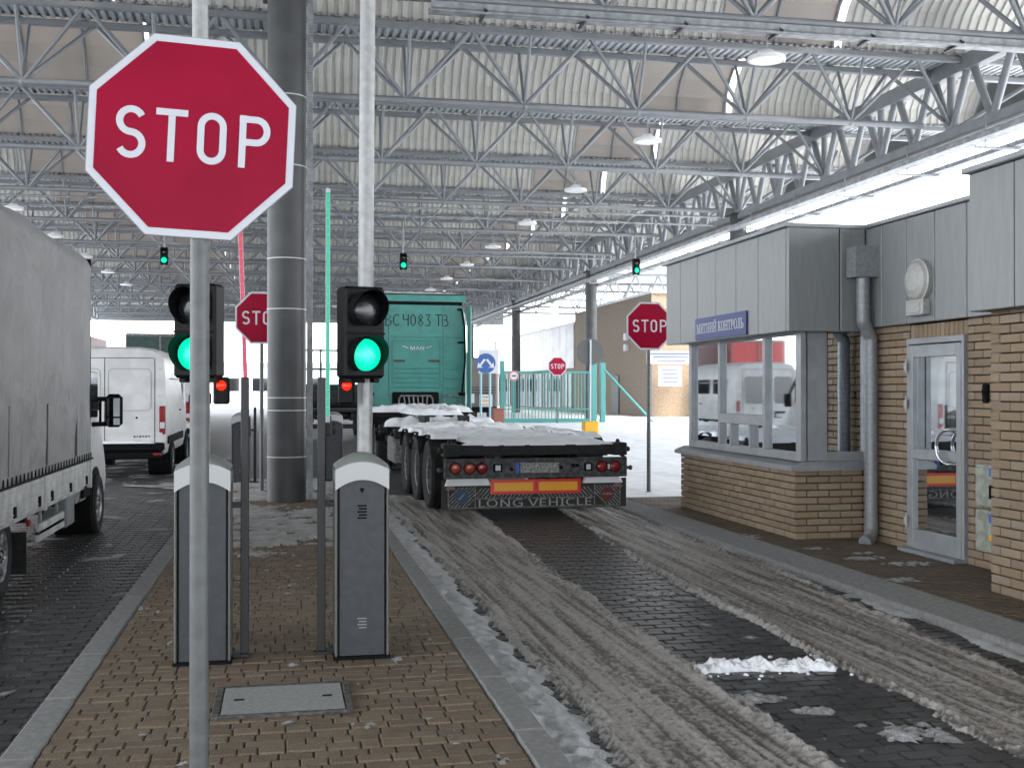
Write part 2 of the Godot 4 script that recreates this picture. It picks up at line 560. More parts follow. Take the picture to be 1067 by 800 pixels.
	m("render_tan_shaded", Color(0.22, 0.18, 0.14), 0.8, 0.0, "fine", 0.4)  # shadowed side of the tan building, its shade put into the colour
	m("render_tan", Color(0.25, 0.185, 0.125), 0.8, 0.0, "fine", 0.4)
	m("print_blue", Color(0.02, 0.04, 0.11), 0.6)
	glow("green_light", Color(0.0, 0.80, 0.42), 0.15)
	glow("red_light", Color(1.0, 0.03, 0.006), 0.12)
	glow("led_green", Color(0.05, 0.55, 0.36), 0.08)
	glow("led_red", Color(0.85, 0.10, 0.18), 0.06)

# ---------------------------------------------------------------- ground
func pave(root: Node3D, mat_key: String, cells: Array, thick: float, near: int, tint: Callable, called := "paver") -> void:
	# cells: [centre, length, width]; the pieces nearest the camera are parts, the rest one field
	cells.sort_custom(func(a, b): return a[0].distance_squared_to(Vector3(0.4, 1.7, 0)) < b[0].distance_squared_to(Vector3(0.4, 1.7, 0)))
	var field := B.new()
	var protos := {}
	for k in cells.size():
		var e: Array = cells[k]
		var key := "%.3f_%.3f_%d" % [e[1], e[2], int(e[3])]
		if not protos.has(key):
			var b := B.new()
			b.col = tint.call(int(e[3]))
			b.box(Vector3.ZERO, Vector3(e[1] - 0.006, thick, e[2] - 0.006), 0.007)
			protos[key] = [b, null]
		var tilt := Basis(Vector3.RIGHT, 0.008 * sin(k * 7.3)) * Basis(Vector3.BACK, 0.007 * sin(k * 3.9))
		var xf := Transform3D(tilt, e[0] + Vector3(0, -thick / 2 + 0.0025 * sin(k * 12.7), 0))
		if k < near:
			if protos[key][1] == null: protos[key][1] = protos[key][0].mesh()
			var o := putm(called, protos[key][1], m(mat_key), root)
			o.transform = xf
		else:
			var src: B = protos[key][0]
			field.add(src, xf)
	if field.v.size() > 0: stuff(put(called + "_field", field, m(mat_key), root))

func make_ground() -> void:
	# the snow-covered land out to the horizon
	var g := B.new()
	g.box(Vector3(0, -0.35, -200), Vector3(2400, 0.5, 2400))
	structure(put("ground", g, m("snow"), self))
	# the wide paved yard under the roof
	var y := B.new()
	y.box(Vector3(-5.6, -0.06, -38), Vector3(20.4, 0.10, 146), 0.0)
	structure(put("road", y, m("dark_road"), self))
	var fn := FastNoiseLite.new()
	fn.seed = 21; fn.frequency = 0.5; fn.fractal_octaves = 4
	# snowy yard to the right behind the booth, rising gently to the gate
	var s := B.new()
	var hgt := func(x: float, z: float) -> float:
		var r := smoothstep(-22.0, -46.0, z) * smoothstep(5.0, 9.0, x)
		var tr := 0.0
		for k in 3:
			var c := -34.0 - 5.0 * k + 0.12 * x + 0.8 * sin(x * 0.3 + k)
			tr += 0.05 * exp(-pow((z - c) / 0.35, 2.0))
		return 0.03 + 0.30 * r + 0.05 * fn.get_noise_2d(x, z) + 0.025 * fn.get_noise_2d(x * 5, z * 5) - tr
	s.grid(110, 150, func(i: int, j: int):
		var x := 4.72 + 40.0 * pow(i / 110.0, 1.6)
		var z := -15.9 - 90.0 * pow(j / 150.0, 1.5)
		var yy: float = hgt.call(x, z)
		if i == 0: yy = -0.05
		var dirty := clampf(0.5 + 0.9 * fn.get_noise_2d(x * 0.7 + 50, z * 1.5), 0, 1) * 0.25
		return [Vector3(x, yy, z), Color(0.82, 0.84, 0.87).lerp(Color(0.45, 0.43, 0.40), dirty)])
	structure(put("snowy_yard", s, vm("snow_vertex", 0.75, "soft", 0.6, "bump", 0.5), self))
	# paving of the right lane, the left lane, the island and the footway
	var dark := func(k: int) -> Color:
		var q: float = [0.038, 0.046, 0.054, 0.064][k]
		return Color(q, q, q * 1.02)
	var brown := func(k: int) -> Color:
		return [Color(0.245, 0.180, 0.118), Color(0.275, 0.205, 0.138), Color(0.220, 0.163, 0.110), Color(0.258, 0.200, 0.144)][k]
	var rows := func(x0: float, x1: float, z0: float, z1: float, dz: float, lens: Array, y0: float) -> Array:
		var o := []
		var z := z0
		var r := 0
		while z > z1:
			var x := x0
			var first := true
			while x < x1 - 0.02:
				var l: float = lens[rng.randi() % lens.size()]
				if first and r % 2 == 1: l *= 0.5
				first = false
				if x + l > x1 - 0.05: l = x1 - x
				o.append([Vector3(x + l / 2, y0, z - dz / 2), snappedf(l, 0.01), dz, rng.randi() % 4])
				x += l
			z -= dz
			r += 1
		return o
	var lane := Node3D.new()
	lane.name = "right_lane_paving"
	add_child(lane); structure(lane)
	var b0 := B.new()
	b0.box(Vector3(2.92, -0.022, -11), Vector3(3.42, 0.03, 14))
	put("paving_joint", b0, m("joint_dark"), lane)
	pave(lane, "paver_dark", rows.call(1.22, 4.62, -4.2, -17.8, 0.10, [0.2], 0.008), 0.05, 300, dark)
	var left := Node3D.new()
	left.name = "left_lane_paving"
	add_child(left); structure(left)
	b0 = B.new()
	b0.box(Vector3(-3.3, -0.022, -11.5), Vector3(4.2, 0.03, 15))
	put("paving_joint", b0, m("joint_dark"), left)
	pave(left, "paver_dark", rows.call(-5.4, -1.22, -4.4, -19.0, 0.10, [0.2], 0.008), 0.05, 300, dark)
	var isl := Node3D.new()
	isl.name = "island_pavement"
	add_child(isl); structure(isl)
	b0 = B.new()
	b0.box(Vector3(0, 0.05, -12.0), Vector3(2.08, 0.124, 17.6))
	put("paving_joint", b0, m("joint_brown"), isl)
	pave(isl, "paver_brown", rows.call(-1.04, 1.04, -3.6, -20.8, 0.100, [0.09, 0.12, 0.12, 0.15, 0.18], KERB), 0.05, 300, brown)
	for s2 in [-1.0, 1.0]:
		for k in 18:
			var kb := B.new()
			kb.box(Vector3(s2 * 1.123, 0.0, -3.7 - k * 1.0), Vector3(0.160, 0.25, 0.992), 0.014)
			put("kerb_stone", kb, m("kerb_stone"), isl)
	var wk := Node3D.new()
	wk.name = "footway_pavement"
	add_child(wk); structure(wk)
	b0 = B.new()
	b0.box(Vector3(6.0, 0.04, -9.7), Vector3(2.1, 0.134, 13.4))
	put("paving_joint", b0, m("joint_brown"), wk)
	pave(wk, "paver_brown", rows.call(4.95, 6.2, -4.0, -16.2, 0.10, [0.2], KERB), 0.05, 300, func(k): return brown.call(k) * Color(0.72, 0.74, 0.76))
	for k in 13:
		var kb := B.new()
		kb.prism(PackedVector2Array([Vector2(4.635, -0.1), Vector2(4.635, 0.055), Vector2(4.648, 0.068), Vector2(4.93, 0.122), Vector2(4.945, 0.112), Vector2(4.945, -0.1)]), -4.2 - k - 0.496, -4.2 - k + 0.496)
		put("kerb_stone", kb, m("kerb_stone"), wk)
	make_slush()

func make_slush() -> void:
	var f := FastNoiseLite.new()
	f.seed = 5; f.frequency = 1.0; f.fractal_octaves = 4
	var f2 := FastNoiseLite.new()
	f2.seed = 9; f2.frequency = 1.0; f2.fractal_octaves = 3
	var white := Color(0.74, 0.76, 0.79)
	var brownish := Color(0.505, 0.458, 0.415)
	var dk := Color(0.175, 0.158, 0.144)
	# one lane: returns [height, colour] of the slush at a point
	var at := func(x: float, z: float) -> Array:
		var d := -z
		var wob := 0.07 * f.get_noise_2d(x * 0.7, z * 0.9) + 0.05 * f.get_noise_2d(x * 4.0, z * 4.0)
		var rl := 3.33 + maxf(0.0, d - 9.5) * 0.085
		var rr := 4.30 + clampf((d - 6.0) * 0.08, 0.0, 0.30)
		var h := -0.03
		var c := brownish
		for t in [[1.50, 2.47 + maxf(0.0, d - 10) * 0.03], [rl, rr]]:
			var u: float = (x + wob - t[0]) / (t[1] - t[0])
			if u < -0.25 or u > 1.25: continue
			var inside := minf(smoothstep(-0.03, 0.06, u), smoothstep(1.03, 0.94, u))
			var ridge := exp(-pow((u - 0.03) / 0.07, 2.0)) + exp(-pow((u - 0.97) / 0.07, 2.0)) + 0.35 * exp(-pow((u - 0.5) / 0.08, 2.0))
			var tread := 0.75 - 2.0 * absf(f2.get_noise_2d(x * 13.0, z * 0.28)) + 0.3 * f2.get_noise_2d(x * 36.0, z * 0.6)
			var wide := f2.get_noise_2d(x * 6.0 + 40.0, z * 0.35)
			var crumbs := f.get_noise_2d(x * 14.0, z * 14.0)
			var grains := f.get_noise_2d(x * 42.0 + 9.0, z * 42.0)
			var hh := -0.03 + inside * (0.036 + 0.010 * wide + 0.009 * (tread - 0.3) + 0.006 * crumbs + 0.003 * grains) + ridge * (0.016 + 0.026 * maxf(crumbs, -0.2) + 0.010 * grains)
			if hh > h:
				h = hh
				var e := clampf(0.52 + 0.55 * (tread - 0.3) + 0.9 * wide + 0.7 * crumbs + 0.6 * grains, 0.0, 1.0)
				c = dk.lerp(brownish, smoothstep(0.05, 0.6, e)).lerp(Color(0.70, 0.68, 0.66), clampf(ridge * (0.45 + 0.6 * crumbs) + (e - 0.62) * 1.3 + 1.5 * maxf(0.0, grains - 0.22), 0.0, 0.9))
		# clean snow along the kerb of the island
		var ks := smoothstep(1.60 + 0.20 * f.get_noise_2d(x * 3, z * 2.2), 1.36, x) * (0.95 + 0.5 * f.get_noise_2d(x * 6, z * 6))
		var h2 := -0.03 + 0.055 * ks
		if h2 > h:
			h = h2; c = Color(0.84, 0.86, 0.89).lerp(Color(0.5, 0.48, 0.45), clampf(0.08 - 0.9 * f.get_noise_2d(x * 5, z * 5), 0, 0.6))
		# thin snow in front of the footway kerb
		var kr := smoothstep(4.44, 4.60, x) * (0.55 + 0.9 * f.get_noise_2d(x * 2 + 9, z * 1.1))
		var h3 := -0.03 + 0.055 * kr
		if h3 > h:
			h = h3; c = white.lerp(Color(0.45, 0.42, 0.39), clampf(0.15 - f.get_noise_2d(x * 5, z * 5), 0, 0.8))
		if d > 15.0:
			var more := smoothstep(15.0, 19.0, d) * (0.5 + 1.2 * f.get_noise_2d(x * 0.9, z * 0.5))
			var h5 := -0.03 + 0.06 * more
			if h5 > h:
				h = h5; c = brownish.lerp(white, 0.35)
		return [h + 0.012, c]
	var nx := 230
	var nz := 480
	var x0 := 1.21
	var x1 := 4.66
	var hs := PackedFloat32Array()
	hs.resize((nx + 1) * (nz + 1))
	var b := B.new()
	b.grid(nx, nz, func(i: int, j: int):
		var x := lerpf(x0, x1, float(i) / nx)
		var z := -4.3 - 14.0 * pow(float(j) / nz, 1.35)
		var r: Array = at.call(x, z)
		hs[i * (nz + 1) + j] = r[0]
		return [Vector3(x, r[0], z), r[1]],
		func(i: int, j: int): return maxf(maxf(hs[i * (nz + 1) + j], hs[(i + 1) * (nz + 1) + j]), maxf(hs[i * (nz + 1) + j + 1], hs[(i + 1) * (nz + 1) + j + 1])) > -0.002)
	var o := put("slush", b, m("slush"), self)
	tag(o, "brown slush with tyre tracks along the lane before the trailer", "slush")
	stuff(o)
	# loose scraps between the tracks, in the left lane and on the island
	var b2 := B.new()
	for k in 90:
		b2.col = Color(0.72, 0.73, 0.75).lerp(Color(0.40, 0.38, 0.36), rng.randf() * 0.8)
		var sz := pow(rng.randf(), 4.0) * 0.05 + 0.010
		blob(b2, Vector3([rng.randf_range(2.5, 3.35), rng.randf_range(2.55, 3.3), rng.randf_range(4.2, 4.6)][k % 3], 0.010, rng.randf_range(-4.6, -13.0)), sz, sz * rng.randf_range(0.5, 0.9), 0.006 + sz * 0.10, k)
	for e in [[2.98, -9.05, 0.16, 0.07], [3.2, -8.8, 0.09, 0.05], [3.55, -8.75, 0.12, 0.05], [3.05, -5.15, 0.24, 0.16], [2.75, -5.6, 0.13, 0.06], [2.5, -5.9, 0.22, 0.10]]:
		for k in 26:
			b2.col = Color(0.72, 0.73, 0.75).lerp(Color(0.42, 0.40, 0.38), rng.randf() * 0.7)
			var sz: float = e[2] * pow(rng.randf(), 1.5) * 0.32 + 0.008
			blob(b2, Vector3(e[0] + rng.randfn(0, e[2] * 0.42), 0.009, e[1] + rng.randfn(0, e[3] * 0.45)), sz, sz * 0.7, 0.006 + sz * 0.2, k + int(e[1] * 100))
	for e in [[5.35, -9.9, 0.22, 0.07], [5.62, -9.5, 0.24, 0.08], [5.2, -10.6, 0.12, 0.05], [5.05, -8.7, 0.16, 0.10], [5.5, -10.2, 0.15, 0.05], [5.0, -11.6, 0.10, 0.12]]:
		for k in 30:
			b2.col = Color(0.74, 0.75, 0.77).lerp(Color(0.45, 0.43, 0.40), rng.randf() * 0.6)
			var sz: float = e[2] * pow(rng.randf(), 1.5) * 0.30 + 0.006
			blob(b2, Vector3(e[0] + rng.randfn(0, e[2] * 0.45), KERB + 0.002, e[1] + rng.randfn(0, e[3] * 0.5)), sz, sz * 0.6, 0.003 + sz * 0.12, k + int(e[1] * 90))
	var o2 := put("snow_scraps", b2, m("slush"), self)
	tag(o2, "loose snow scraps on the dark strip between the tyre tracks and on the footway", "snow")
	stuff(o2)
	b2 = B.new()
	for k in 420:
		b2.col = Color(0.72, 0.73, 0.74).lerp(Color(0.34, 0.33, 0.32), rng.randf())
		var far := pow(rng.randf(), 0.8)
		var sz := pow(rng.randf(), 3.0) * (0.09 + 0.5 * far) + 0.012
		blob(b2, Vector3(rng.randf_range(-5.2, -1.3), 0.010, -4.8 - 26.0 * far), sz, sz * rng.randf_range(0.25, 0.6), 0.004 + 0.008 * rng.randf(), k + 400)
	o2 = put("snow_scraps", b2, m("slush"), self)
	tag(o2, "scattered grey snow scraps on the dark paving beside the tarpaulin truck", "snow")
	stuff(o2)
	b2 = B.new()
	for k in 220:
		b2.col = Color(0.72, 0.72, 0.72).lerp(Color(0.40, 0.37, 0.33), rng.randf() * 0.7)
		var sz := pow(rng.randf(), 6.0) * 0.035 + 0.005
		blob(b2, Vector3(rng.randf_range(-1.0, 1.0), KERB + 0.003, rng.randf_range(-4.6, -12.5)), sz, sz * rng.randf_range(0.4, 0.9), 0.003 + sz * 0.15, k + 900)
	o2 = put("snow_crumbs", b2, m("slush"), self)
	tag(o2, "tiny snow crumbs scattered over the brown pavers of the island", "snow")
	stuff(o2)
	# trodden snow on the island round the column
	var b3 := B.new()
	var hs3 := PackedFloat32Array()
	hs3.resize(61 * 221)
	b3.grid(60, 220, func(i: int, j: int):
		var x := lerpf(-1.03, 1.03, i / 60.0)
		var z := -4.4 - 16.2 * pow(j / 220.0, 1.2)
		var far := smoothstep(-10.5, -12.6, z + 0.5 * f.get_noise_2d(x, z))
		var nearcol := exp(-pow(Vector2(x - 0.2, z + 16.3).length() / 0.7, 4.0))
		var sc := f.get_noise_2d(x * 1.4 + 11.0, z * 1.4) + 0.45 * f.get_noise_2d(x * 10.0, z * 12.0 + 3.0) + 0.85 * far - 0.25 - 0.7 * nearcol
		var h := -0.012 + 0.030 * smoothstep(0.28, 0.8, sc)
		hs3[i * 221 + j] = h + 0.008
		return [Vector3(x, KERB + h + 0.008, z), Color(0.52, 0.50, 0.47).lerp(white, clampf(0.35 + 1.2 * f.get_noise_2d(x * 4, z * 4), 0, 1))],
		func(i: int, j: int): return maxf(hs3[i * 221 + j], hs3[(i + 1) * 221 + j + 1]) > 0.0)
	var o3 := put("trodden_snow", b3, m("slush"), self)
	tag(o3, "trodden snow on the brown island around the dark column", "snow")
	stuff(o3)
	# the white ridge of fresh snow across the dark strip
	var f3 := FastNoiseLite.new()
	f3.seed = 40; f3.frequency = 1.0; f3.fractal_octaves = 4
	var b4 := B.new()
	b4.grid(90, 24, func(i: int, j: int):
		var u := i / 90.0
		var q := 2.0 * j / 24.0 - 1.0
		var x := lerpf(2.38, 3.34, u)
		var w := 0.085 + 0.05 * f3.get_noise_1d(x * 5.0) + 0.02 * f3.get_noise_1d(x * 22.0)
		w *= smoothstep(0.0, 0.08, u) * smoothstep(1.0, 0.9, u)
		var z: float = -6.52 - 0.06 * sin(u * 5.0) + q * w
		var hh := 0.055 * pow(maxf(0.0, 1.0 - q * q), 0.5) * (0.8 + 0.9 * f3.get_noise_2d(x * 9.0, z * 9.0) + 0.35 * f3.get_noise_2d(x * 30.0, z * 30.0)) * smoothstep(0.0, 0.1, u) * smoothstep(1.0, 0.9, u)
		return [Vector3(x, 0.004 + hh, z), Color(0.84, 0.85, 0.87)])
	for k in 40:
		var p := Vector3(rng.randf_range(2.4, 3.4), 0.012, -6.5 + rng.randfn(0, 0.16))
		b4.ball(p, Vector3(1, 0.7, 1) * rng.randf_range(0.006, 0.018), 6, 4)
	o = put("snow_ridge", b4, m("snow"), self)
	tag(o, "ridge of clean white snow lying across the dark paving", "snow")

# ---------------------------------------------------------------- the roof
func make_canopy() -> void:
	var root := thing("canopy", "huge steel canopy of tubular trusses and arched corrugated roof over the lanes", "canopy")
	var YB := 7.49
	var YT := 8.79
	var HS := 0.6
	var S := 2.4
	var XL := -16.4
	var XR := 14.4
	var XO := 18.4
	var tp := m("truss_paint")
	# shared shapes: chords and web members
	var topc := B.new()
	topc.box(Vector3((XL + XO) / 2, 0, 0), Vector3(XO - XL, 0.13, 0.13), 0.02)
	for k in 29: topc.box(Vector3(XL + 0.6 + k * 1.2, 0.09, 0), Vector3(0.10, 0.05, 0.17))
	var top_mesh := topc.mesh()
	var bot := B.new()
	bot.cyl(Vector3(-13.7, 0, 0), Vector3(XR - 0.7, 0, 0), 0.070, -1, 12)
	var bot_mesh := bot.mesh()
	var H := YT - YB
	var diag_len := Vector3(S / 2, H, HS).length()
	var post_len := Vector3(0, H, HS).length()
	var dm := B.new()
	dm.cyl(Vector3.ZERO, Vector3(0, diag_len, 0), 0.042, -1, 8, false)
	var diag_mesh := dm.mesh()
	var pm := B.new()
	pm.cyl(Vector3.ZERO, Vector3(0, post_len, 0), 0.034, -1, 8, false)
	var post_mesh := pm.mesh()
	var members := []        # [kind, from, to, node x]
	for k in range(-6, 7):
		var x := k * S
		for s in [-1.0, 1.0]:
			if k < 6 or true: members.append(["post", Vector3(x, 0, 0), Vector3(x, H, s * HS), x])
			for e in [-0.5, 0.5]:
				var xx: float = x + e * S
				if xx < -14.5 or xx > XR + 0.1: continue
				members.append(["diagonal", Vector3(x, 0, 0), Vector3(xx, H, s * HS), x])
	var web_all := B.new()
	var web_left := B.new()
	for q in members:
		var r: float = 0.042 if q[0] == "diagonal" else 0.034
		web_all.cyl(q[1], q[2], r, -1, 6, false)
		if q[3] < -8.5: web_left.cyl(q[1], q[2], r, -1, 6, false)
	var web_all_mesh := web_all.mesh()
	var web_left_mesh := web_left.mesh()
	var gus := B.new()
	for k in range(-6, 7):
		gus.ball(Vector3(k * S, 0, 0), Vector3(0.10, 0.085, 0.085), 8, 5)
	var gus_mesh := gus.mesh()
	# flat deck between the two top chords, ribs running along the lanes
	var dk := B.new()
	var x := XL
	while x < XO:
		dk.face(Vector3(x, 0.10, -0.62), Vector3(x + 0.07, 0.10, -0.62), Vector3(x + 0.07, 0.10, 0.62), Vector3(x, 0.10, 0.62), Vector3(x, 5, 0))
		dk.face(Vector3(x + 0.07, 0.10, -0.62), Vector3(x + 0.09, 0.15, -0.62), Vector3(x + 0.09, 0.15, 0.62), Vector3(x + 0.07, 0.10, 0.62), Vector3(x, 5, 0))
		dk.face(Vector3(x + 0.09, 0.15, -0.62), Vector3(x + 0.14, 0.15, -0.62), Vector3(x + 0.14, 0.15, 0.62), Vector3(x + 0.09, 0.15, 0.62), Vector3(x, 5, 0))
		dk.face(Vector3(x + 0.14, 0.15, -0.62), Vector3(x + 0.16, 0.10, -0.62), Vector3(x + 0.16, 0.10, 0.62), Vector3(x + 0.14, 0.15, 0.62), Vector3(x, 5, 0))
		x += 0.16
	var deck_mesh := dk.mesh()
	# arched corrugated sheet of one bay, spanning 4.8 m between two trusses
	var lights := [[8.7, 11.3], [-8.6, -3.2]]
	var NA := 12
	var arch := func(xx: float, t: float, off: float) -> Vector3:
		var a := PI * t
		return Vector3(xx, 0.10 + (1.55 + off) * sin(a), (2.42 + off) * cos(a))
	var va := B.new()
	x = XL
	while x < XO:
		var skip := false
		for l in lights:
			if x > l[0] and x < l[1]: skip = true
		if not skip:
			var pr := [[0.0, 0.0], [0.08, 0.0], [0.105, 0.045], [0.18, 0.045], [0.205, 0.0]]
			for k in 4:
				for j in NA:
					va.face(arch.call(x + pr[k][0], float(j) / NA, pr[k][1]), arch.call(x + pr[k + 1][0], float(j) / NA, pr[k + 1][1]), arch.call(x + pr[k + 1][0], float(j + 1) / NA, pr[k + 1][1]), arch.call(x + pr[k][0], float(j + 1) / NA, pr[k][1]), Vector3(x, 9, 0))
		x += 0.205
	var vault_mesh := va.mesh()
	var panel_meshes := []
	for l in lights:
		var n := int(round((l[1] - l[0]) / 1.3))
		for k in n:
			var p := B.new()
			var a0: float = lerpf(l[0], l[1], float(k) / n) + 0.005
			var a1: float = lerpf(l[0], l[1], float(k + 1) / n) - 0.005
			for j in NA:
				p.face(arch.call(a0, float(j) / NA, 0.06), arch.call(a1, float(j) / NA, 0.06), arch.call(a1, float(j + 1) / NA, 0.06), arch.call(a0, float(j + 1) / NA, 0.06), Vector3(a0, 9, 0))
			var frs := []
			for e in [a0, a1]:
				var fr := B.new()
				for j in NA: fr.cyl(arch.call(e, float(j) / NA, 0.03), arch.call(e, float(j + 1) / NA, 0.03), 0.04, -1, 5, false)
				frs.append(fr.mesh())
			panel_meshes.append([p.mesh(), frs])
	var zs := []
	for k in 22: zs.append(31.3 - 6.0 * k)  # bays behind the camera are unseen, added to cut light from the front
	for i in zs.size():
		var z: float = zs[i]
		var tr := node("truss", root, Vector3(0, YB, z))
		for s in [-1.0, 1.0]:
			var t := putm("top_chord", top_mesh, tp, tr)
			t.position = Vector3(0, H, s * HS)
		putm("bottom_chord", bot_mesh, tp, tr)
		putm("node_joints", gus_mesh, tp, tr)
		if z < -16.0 and z > -32.0:
			for q in members:
				if q[3] < -8.5: continue
				var o := putm(q[0], diag_mesh if q[0] == "diagonal" else post_mesh, tp, tr)
				var d: Vector3 = (q[2] - q[1]).normalized()
				var u := d.cross(Vector3.BACK if absf(d.z) < 0.8 else Vector3.RIGHT).normalized()
				o.transform = Transform3D(Basis(u, d, u.cross(d)), q[1])
			stuff(putm("web_members", web_left_mesh, tp, tr))
		else:
			stuff(putm("web_members", web_all_mesh, tp, tr))
		var dd := putm("gutter_deck", deck_mesh, m("deck_sheet"), root)
		dd.position = Vector3(0, YT, z)
		if i < zs.size() - 1:
			var v := putm("roof_vault", vault_mesh, m("roof_sheet"), root)
			v.position = Vector3(0, YT, z - 3.0)
			for pm2 in panel_meshes:
				var sp := putm("skylight_panel", pm2[0], m("skylight"), v)
				sp.set_meta("label", "brownish translucent skylight panel")
				for q in pm2[1]: putm("skylight_bar", q, m("truss_paint"), v)
	# longitudinal trusses over the column rows
	for xc in [-14.4, 0.0, 14.4]:
		var big: bool = xc == 14.4
		var lt := node("longitudinal_truss", root, Vector3(xc, 0, 0))
		var ch := B.new()
		ch.box(Vector3(0, YT - 0.05, -31.7), Vector3(0.30 if big else 0.2, 0.34 if big else 0.2, 126), 0.02)
		put("top_chord", ch, tp, lt)
		ch = B.new()
		ch.box(Vector3(0, YB - 0.18, -31.7), Vector3(0.26 if big else 0.16, 0.22 if big else 0.16, 126), 0.02)
		put("bottom_chord", ch, tp, lt)
		for k in 21:
			var z := 31.3 - 6.0 * k
			var wb := B.new()
			var r := 0.085 if big else 0.05
			for e in 4:
				var za := -1.5 * e
				wb.cyl(Vector3(0, YB - 0.15, za), Vector3(0, YT, za - 0.75), r, -1, 8, false)
				wb.cyl(Vector3(0, YT, za - 0.75), Vector3(0, YB - 0.15, za - 1.5), r, -1, 8, false)
				if big and e % 2 == 0: wb.cyl(Vector3(0, YB - 0.15, za), Vector3(0, YT, za), r, -1, 8, false)
			# outrigger struts holding the eaves
			if big:
				wb.cyl(Vector3(0, YB - 0.1, 0), Vector3(3.6, YT + 0.05, 0), 0.07, -1, 8, false)
				wb.cyl(Vector3(0, YB - 0.1, 0), Vector3(1.8, YT + 0.05, -2.8), 0.05, -1, 8, false)
				wb.cyl(Vector3(0, YB - 0.1, 0), Vector3(1.8, YT + 0.05, 2.8), 0.05, -1, 8, false)
			var mi := put("bay_bracing", wb, tp, lt)
			mi.position = Vector3(0, 0, z)
	# closed ends of the roof
	for z in [32.2, -95.6]:
		var ef := B.new()
		ef.box(Vector3((XL + XO) / 2, 8.85, z), Vector3(XO - XL, 3.1, 0.12), 0.02)
		put("end_fascia", ef, m("fascia"), root)
	# gable panels closing the ends of the arches along both sides
	for xg in [XO + 0.12, XL - 0.12]:
		for k in 21:
			var gp := B.new()
			gp.box(Vector3(xg, 9.58, 28.3 - 6.0 * k), Vector3(0.06, 1.9, 5.97), 0.01)
			put("gable_panel", gp, m("gable_dark", Color(0.10, 0.105, 0.11), 0.6, 0.0, "soft", 0.5), root)
	# eaves: gutter, cable trays and small fittings along the right-hand edge
	var ev := B.new()
	ev.box(Vector3(XO + 0.35, YT + 0.15, -31.7), Vector3(0.30, 0.30, 127), 0.02)
	put("eaves_gutter", ev, m("galvanised"), root)
	for e in [[14.05, 6.84, 0.34], [14.80, 6.72, 0.24], [14.45, 7.02, 0.30]]:
		ev = B.new()
		ev.box(Vector3(e[0], e[1], -46.7), Vector3(e[2], 0.015, 84))
		for s in [-1.0, 1.0]: ev.box(Vector3(e[0] + s * e[2] * 0.5, e[1] + 0.04, -46.7), Vector3(0.012, 0.095, 84))
		put("edge_cable_tray", ev, m("galvanised"), root)
	for k in 28:
		ev = B.new()
		var z := -6.0 - 3.0 * k
		ev.box(Vector3(14.45, 6.68, z), Vector3(1.2, 0.05, 0.05), 0.005)
		for s in [-0.35, 0.35]: ev.cyl(Vector3(14.45 + s, 6.68, z), Vector3(14.45 + s, 7.35, z), 0.014, -1, 6)
		put("tray_hanger", ev, m("galvanised"), root)
	# the cable tray hung from the truss over the column, with its brackets
	var tray := node("cable_tray", root, Vector3(0, 7.30, -16.75))
	var tb := B.new()
	tb.box(Vector3(8.2, 0, 0.05), Vector3(12.2, 0.012, 0.34))
	tb.box(Vector3(8.2, 0.045, 0.22), Vector3(12.2, 0.10, 0.012), 0.004)
	tb.box(Vector3(8.2, 0.045, -0.12), Vector3(12.2, 0.10, 0.012), 0.004)
	put("tray_channel", tb, m("galvanised"), tray)
	tb = B.new()
	tb.cyl(Vector3(2.1, -0.05, 0.26), Vector3(14.3, -0.05, 0.26), 0.028, -1, 10)
	put("conduit", tb, m("galvanised"), tray)
	for k in 8:
		tb = B.new()
		var xx := 2.9 + k * 1.55
		tb.box(Vector3(xx, -0.03, 0.05), Vector3(0.05, 0.04, 0.52), 0.006)
		tb.cyl(Vector3(xx, -0.04, 0.30), Vector3(xx, 0.2, 0.02), 0.012, -1, 6)
		put("tray_bracket", tb, m("post_dark"), tray)
	# thin service pipes crossing under the far trusses
	for e in [[-34.2, 7.2], [-46.3, 7.25], [-34.9, 7.05]]:
		tb = B.new()
		tb.cyl(Vector3(-12, e[1], e[0]), Vector3(13.6, e[1], e[0]), 0.035, -1, 8)
		put("service_pipe", tb, m("galvanised"), root)
	# columns
	for e in [[0.04, -16.68], [0.04, -34.7], [0.04, -52.7], [0.04, -70.7], [14.4, -16.7], [14.4, -34.7], [14.4, -52.7], [14.4, -70.7], [14.4, -88.7], [-14.4, -16.7], [-14.4, -34.7], [-14.4, -52.7], [-14.4, -70.7], [-14.4, -88.7], [14.4, 1.3], [-14.4, 1.3]]:
		if e[0] > 1.0 and e[1] < -10.0 and e[1] > -20.0: continue
		var cn := node("column", root, Vector3(e[0], 0, e[1]))
		var cb := B.new()
		cb.cyl(Vector3(0, 0, 0), Vector3(0, 7.35, 0), 0.275, -1, 40)
		cb.box(Vector3(0, 7.37, 0), Vector3(0.7, 0.05, 0.7), 0.01)
		put("shaft", cb, m("column_paint"), cn)
		if e[1] < -20.0 or e[1] > 0.0: continue
		for yy in [0.76, 1.42, 1.60, 2.86, 3.58, 4.9, 5.9]:
			cb = B.new()
			cb.cyl(Vector3(0, yy - 0.008, 0), Vector3(0, yy + 0.008, 0), 0.279, -1, 40, false)
			put("weld_band", cb, m("weld_band"), cn)
